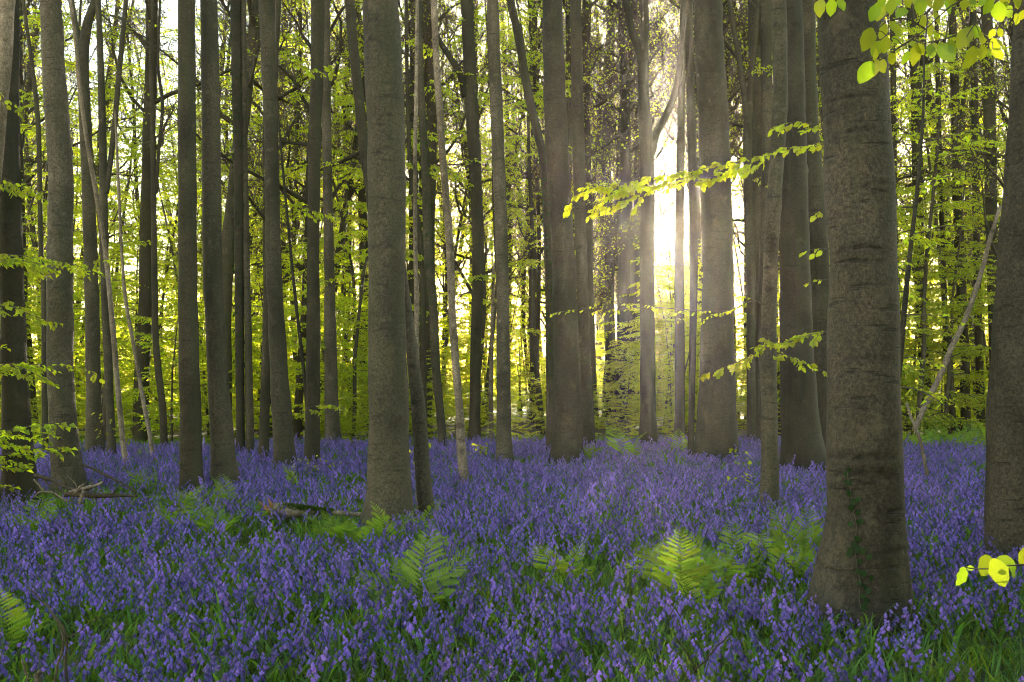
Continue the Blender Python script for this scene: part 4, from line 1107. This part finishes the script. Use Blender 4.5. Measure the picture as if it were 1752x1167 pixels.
def big_fern():
    rng = np.random.default_rng(91); b = at_height(715, 1072, 0.02); b[2] = ground_z(b[0], b[1])
    root = link('fern', None, loc=b); root.empty_display_size = 0.1
    tag(root, 'largest fern, several arching fronds low in the middle of the flowers', 'fern', 'ferns among the bluebells')
    for (az, e0, curl, L, tw) in ((1.2, 1.42, 0.45, 0.66, 0.0), (0.45, 1.15, 0.55, 0.62, 0.2), (3.2, 1.0, 0.75, 0.60, -0.3), (3.0, 0.6, 0.5, 0.62, -0.2), (2.2, 1.25, 0.8, 0.5, 0.0), (5.2, 1.0, 1.0, 0.42, 0.0), (-0.1, 0.8, 0.9, 0.5, 0.0)):
        P = frond_curve(L, e0, curl); mb = MB(); tube(mb, P, np.linspace(0.004, 0.0012, len(P)), 5, 0, 0.3)
        fo = link('frond', mb.mesh('fern_rachis', ['fern']), root, rot=(tw, 0, az))
        for (p, dv, nr, ln) in frond_pinnae(P, L, 19, rng, 0.36):
            link('pinna', PINNA_ME, fo, loc=p, rot=orient(dv, nr), scale=float(ln))
big_fern()
fern('bright fern near the edge, below the dark brown trunk', 52, 930, 7, 0.55, 1)
fern('pale yellow-green fern in front of the straight dark trunk', 318, 885, 6, 0.55, 2)
fern('pale yellow-green fern in front of the pale-footed beech', 392, 888, 6, 0.5, 3)
fern('small fern with curled tips beside the fallen stick at the branch heap', 252, 850, 4, 0.42, 4)
fern('low yellow fern behind the largest one, nearer the central beech', 665, 955, 6, 0.45, 5)
fern('scattered yellow fern below the mossy log', 590, 935, 6, 0.45, 6)
fern('thin upright fern above the largest one, under the central beech', 722, 925, 4, 0.42, 7)
fern('yellow fern alone on the open slope of flowers in the middle', 965, 1005, 7, 0.45, 8)
fern('wide yellow fern group member farthest from the thickest trunk', 1165, 1045, 6, 0.5, 9)
fern('yellow fern with one frond pointing to the thickest trunk', 1225, 1020, 7, 0.55, 10)
fern('yellow fern right beside the foot of the thickest trunk', 1370, 985, 7, 0.55, 11)
fern('curled young fern between the other ferns near the slender spotted trunk', 1305, 970, 5, 0.5, 12)
fern('feathery fern at the foot of the wide middle-distance beech', 990, 800, 8, 0.6, 13)
fern('fern with two tall upright fronds beside the wide middle beech', 1072, 798, 4, 0.85, 14, yaw=[0.2, 2.9, 1.2, 4.0])
fern('low fern near the black thin trunk, far in the flowers', 1166, 785, 6, 0.55, 15)
fern('yellow young frond alone behind the mossy log', 508, 850, 2, 0.5, 16)
fern('low fern peeping out at the far side of the thickest trunk', 1580, 965, 5, 0.4, 17)
fern('green leafy fern at the bottom corner by the cut stump', 15, 1125, 6, 0.42, 18)
fern('small fern before the mossy log', 440, 905, 5, 0.42, 19)
fern('faint fern low between the two dead poles', 242, 800, 4, 0.5, 20, True)
for k, (a, b_, sz) in enumerate(((298, 925, .45), (350, 918, .45), (372, 930, .4))):
    fern('feathery pale fern low in the flowers under the two close trunks', a, b_, 6, sz, 60 + k, group='pale ferns under the two close trunks')
for k, (a, b_, sz) in enumerate(((560, 925, .4), (625, 945, .42), (690, 1000, .42), (770, 975, .4))):
    fern('loose yellow-green fern between the mossy log and the largest fern', a, b_, 6, sz, 70 + k, group='loose ferns around the largest fern')
for k, (a, b_, sz) in enumerate(((1130, 1010, .42), (1195, 1060, .45), (1268, 1000, .45), (1340, 1010, .42), (1400, 1010, .4))):
    fern('yellow-green fern of the loose patch before the thickest trunk', a, b_, 6, sz, 80 + k, group='fern patch before the thickest trunk')
for k, (a, b_) in enumerate(((1565, 772), (1592, 778), (1620, 776), (1645, 780), (1672, 778), (1607, 768), (1658, 768), (1685, 770))):
    fern('bright fern of the far row behind the forked dead branch', a, b_, 7, 0.75, 40 + k, True, group='fern row at the far edge of the flowers')

# ------------------------------------------------------------------ fallen wood, stems, seedlings
def stick(name, label, pts, depth, mat='dead', cat='branch', group=None, k=8, seed=0, dz=None, side_twigs=0):
    rng = np.random.default_rng(seed + 7)
    C = np.array([[*at_depth(x, y, depth + (dz[i] if dz else 0)), 0.5 * w * depth / F] for i, (x, y, w) in enumerate(pts)])
    n = max(12, int(np.linalg.norm(np.diff(C[:, :3], axis=0), axis=1).sum() / 0.03)); R = catmull(C, min(n, 120))
    R[:, :3] += rng.normal(0, 0.0025, R[:, :3].shape); o = R[0, :3].copy()
    mb = MB(); tube(mb, R[:, :3] - o, np.maximum(R[:, 3], 0.0012) * rng.uniform(0.88, 1.12, len(R)), k, 0, rng.random(len(R) * k + 2) * 0.35)
    root = link(name, None, loc=o); root.empty_display_size = 0.05; tag(root, label, cat, group)
    link('wood', mb.mesh('stick_wood', [mat], 'scar'), root)
    for j in range(side_twigs):
        i = rng.integers(len(R) // 3, len(R) - 1); tl = twig_line(R[i, :3] - o, rng.normal(0, 1, 3) + np.array([0, 0, .5]), rng.uniform(0.1, 0.3), rng, 5, 0, .25)
        tm = MB(); tube(tm, tl, np.linspace(R[i, 3] * .5, 0.0015, 5), 5, 0, 0.0); link('side_twig', tm.mesh('side_twig', [mat], 'scar'), root)
    return root
G = 'broken branches heaped at the pale grey beech'
M['darkwood'] = bark_mat('dark_dead_wood', (0.05, 0.035, 0.022), (0.12, 0.085, 0.055), moss_amt=0.3, wrinkle=9.0, bump=0.6)
stick('fallen_branch', 'dark crooked branch arching from the dark trunk into the heap', [(60, 812, 6), (76, 818, 7), (92, 822, 6), (108, 832, 6), (122, 836, 6), (140, 838, 5), (158, 834, 4)], 10.6, 'darkwood', group=G, seed=1, side_twigs=2)
stick('fallen_branch', 'long thin straight stick slanting down past the pale grey beech', [(138, 794, 4), (160, 803, 4), (185, 815, 4), (210, 828, 3.5), (232, 842, 3)], 10.9, 'darkwood', group=G, seed=2)
stick('fallen_branch', 'pale stub of wood standing up at the front of the heap', [(136, 862, 6), (140, 850, 7), (143, 840, 6)], 10.3, 'dead', group=G, seed=3)
stick('fallen_branch', 'pale bent twig at the near side of the heap', [(58, 852, 2.5), (66, 843, 3), (80, 841, 3), (93, 843, 3), (105, 852, 3.5), (118, 858, 3)], 10.2, 'dead', group=G, seed=4)
stick('fallen_branch', 'pale twig leaning out from the dark trunk into the heap', [(57, 820, 2.5), (65, 828, 3), (76, 840, 3)], 10.4, 'dead', group=G, seed=5)
stick('fallen_branch', 'brown branch with a broken end pointing up along the heap', [(118, 842, 5), (140, 836, 6), (160, 832, 5), (176, 825, 4)], 10.5, 'dead', group=G, seed=6, side_twigs=2)
stick('fallen_branch', 'thick dark branch lying along the ground behind the heap', [(110, 846, 9), (140, 846, 10), (170, 848, 9), (205, 848, 6), (235, 848, 4)], 10.7, 'darkwood', group=G, seed=7, side_twigs=3)
stick('fallen_branch', 'short forked twig crossing over the middle of the heap', [(126, 846, 4), (136, 834, 4), (144, 828, 3)], 10.35, 'dead', group=G, seed=8, side_twigs=1)
stick('fallen_branch', 'dark thin twig low between the two edge trunks', [(76, 822, 3), (88, 834, 3), (98, 846, 3)], 10.5, 'darkwood', group=G, seed=9)
stick('fallen_branch', 'long dead branch leaning up to the edge-cut rough trunk', [(1565, 735, 10), (1572, 718, 10), (1590, 680, 10), (1612, 635, 10), (1630, 590, 10), (1648, 555, 9), (1665, 510, 9), (1681, 459, 8), (1695, 405, 7), (1712, 352, 6)], 15.5, 'dead', seed=10, side_twigs=2)
stick('fallen_branch', 'thin pale forked dead stick at the foot of the long leaning branch', [(1587, 815, 6), (1582, 790, 6), (1576, 760, 6.5), (1568, 735, 6), (1561, 719, 5), (1551, 689, 4)], 14.6, 'dead', seed=11, side_twigs=1)
stick('dead_shoot', 'crooked dead stem rising through the flowers in the bottom corner', [(118, 1190, 6), (112, 1140, 5), (114, 1100, 4), (112, 1080, 4), (98, 1058, 3.5), (82, 1038, 3), (64, 1022, 3), (48, 1004, 2)], 4.6, 'darkwood', 'stem', seed=12, side_twigs=1)
stick('dead_shoot', 'pale split dead stem crossing the crooked one at the bottom corner', [(92, 1190, 5), (98, 1140, 4), (106, 1120, 4.5), (108, 1100, 4), (104, 1075, 3), (94, 1056, 2.5), (84, 1042, 2)], 4.55, 'dead', 'stem', seed=13)
stick('dead_shoot', 'short pale dead stem leaning at the bottom corner beside the stump', [(52, 1190, 4), (46, 1158, 4), (40, 1138, 3.5), (37, 1126, 3)], 4.5, 'dead', 'stem', seed=14)
stick('dead_shoot', 'thin reddish dead stem crossing low in front of the ferns', [(1171, 1168, 2.5), (1195, 1142, 3), (1225, 1110, 2.5), (1251, 1080, 2)], 4.7, 'darkwood', 'stem', seed=15)
stick('dead_shoot', 'short reddish dead stem leaning against the longer thin one', [(1192, 1150, 2.5), (1180, 1125, 2.5), (1166, 1105, 2.5), (1155, 1090, 2)], 4.75, 'darkwood', 'stem', seed=16)
stick('cut_stump', 'short pale sawn stake stub at the bottom edge', [(66, 1195, 11), (66, 1175, 11), (65.5, 1160, 11), (65.5, 1148, 11)], 4.4, 'dead', 'stump', seed=17, k=12)

def mossy_log():
    rng = np.random.default_rng(8); d = 11.0
    o = at_depth(530, 885, d); o[2] = 0
    root = link('fallen_log', None, loc=o); root.empty_display_size = 0.1
    tag(root, 'mossy fallen log with a splintered red end, lying by the central beech', 'log')
    C = np.array([[*at_depth(x, y - 6, d), 0.5 * w * d / F] for x, y, w in ((466, 880, 20), (490, 880, 22), (515, 880, 17), (550, 881, 9), (585, 884, 8), (625, 887, 7))])
    R = catmull(C, 60); lm = trunk_mesh(R[:, :3] - o, R[:, 3], 16, 12, 2.0, 2.0, None, 0.14)
    link('trunk', lm.mesh('log_trunk', ['dead'], 'scar'), root)
    for k in range(7):
        p = at_depth(462 + rng.uniform(-6, 14), 872 + rng.uniform(-6, 10), d - rng.uniform(-0.05, 0.1)) - o
        tl = twig_line(p, (rng.uniform(-1, -.1), rng.uniform(-.4, .2), rng.uniform(0.1, 1.3)), rng.uniform(0.07, 0.17), rng, 4, 0, 0.15)
        tm = MB(); tube(tm, tl, np.linspace(0.018, 0.002, 4), 5, 0, 0.0); link('splinter', tm.mesh('splinter', ['redwood'], 'scar'), root)
    mm = MB(); n = 2600; t = rng.random(n); idx = (t * 32 + 6).astype(int); th = rng.uniform(-0.6, 3.6, n)
    pos = R[idx, :3] - o + np.stack([rng.normal(0, .02, n), -np.cos(th) * 0 - R[idx, 3] * 1.02 * np.sin(th - 0.5), R[idx, 3] * 1.05 * np.cos(th - 0.9)], 1)
    leaves(mm, pos, rng.normal(0, 1, (n, 3)) + np.array([0, -.4, .6]), rng.normal(0, 1, (n, 3)) + np.array([0, -.5, .5]), rng.uniform(0.015, 0.035, n), rng.uniform(0.008, 0.016, n), 0, rng)
    mo = link('moss', mm.mesh('log_moss', ['moss']), root); mo['kind'] = 'stuff'
M['redwood'] = simple_mat('splintered_wood', (0.30, 0.14, 0.06), 0.85, 40)
mossy_log()

def seedling(label, px, py, h, n, leaf, seed, spread=0.12, mat=None):
    rng = np.random.default_rng(seed); b = at_height(px, py, 0.02); b[2] = ground_z(b[0], b[1])
    root = link('seedling', None, loc=b); root.empty_display_size = 0.05; tag(root, label, 'seedling', 'leafy seedlings in the flowers')
    st = twig_line((0, 0, -0.02), (0, 0, 1), h, rng, 6, 0, 0.06); mb = MB(); tube(mb, st, np.linspace(0.004, 0.0015, 6), 5, 0, .5)
    pl = []
    for i in range(n):
        t = rng.uniform(0.55, 1.0); f = t * 4.99; a = int(f); p = st[a] + (st[a + 1] - st[a]) * (f - a); az = rng.uniform(0, 6.3)
        e = p + np.array([math.cos(az), math.sin(az), rng.uniform(-.1, .4)]) * spread * rng.uniform(0.4, 1)
        tube(mb, np.array([p, (p + e) / 2 + [0, 0, .01], e]), np.array([.0015, .0013, .001]), 3, 0, .5)
        pl.append((e, np.array([math.cos(az), math.sin(az), rng.uniform(-.9, -.1)]), np.array([0, 0, 1]) + rng.normal(0, .4, 3)))
    link('stem', mb.mesh('seedling_stem', ['twig']), root)
    for e, dv, nr in pl: link('leaf', SMALL[rng.integers(0, 6)], root, loc=e, rot=orient(dv, nr), scale=leaf * rng.uniform(.7, 1.2))
seedling('pale green seedling in the light between two leaning dead stems', 822, 800, 0.5, 14, 0.09, 1, 0.28)
seedling('yellow seedling before the gap beside the stout beech', 1272, 830, 0.6, 14, 0.07, 2, 0.2)
seedling('dark leafy seedling bush at the foot of the slim brown beech', 540, 830, 0.45, 40, 0.045, 3, 0.4)
seedling('low green seedling right of the slender spotted trunk foot', 1262, 860, 0.42, 16, 0.06, 4, 0.2)
seedling('sparse seedling hanging its leaves by the forked mid-distance trunk', 184, 800, 1.1, 16, 0.075, 5, 0.25)
seedling('small seedling with bright leaves behind the leaning slim trunk', 706, 840, 0.75, 12, 0.07, 6, 0.15)
# ------------------------------------------------------------------ haze
def build_haze():
    x0, x1, y0, y1, z0, z1 = -150, 150, -25, 150, -1.5, 34
    V = [(x, y, z) for z in (z0, z1) for y in (y0, y1) for x in (x0, x1)]
    Q = [(0, 2, 3, 1), (4, 5, 7, 6), (0, 1, 5, 4), (2, 6, 7, 3), (0, 4, 6, 2), (1, 3, 7, 5)]
    m, nt, out = new_mat('haze_air')
    v = N(nt, 'ShaderNodeVolumePrincipled')
    v.inputs['Color'].default_value = (1.0, 0.95, 0.86, 1)
    v.inputs['Density'].default_value = 0.00045
    v.inputs['Anisotropy'].default_value = 0.8
    nt.links.new(v.outputs[0], out.inputs['Volume'])
    M['haze'] = m
    mb = MB(); mb.add(V, Q)
    o = link('haze', mb.mesh('haze', ['haze'], smooth=False))
    tag(o, 'thin warm morning haze between the trees', 'haze', kind='stuff')
build_haze()
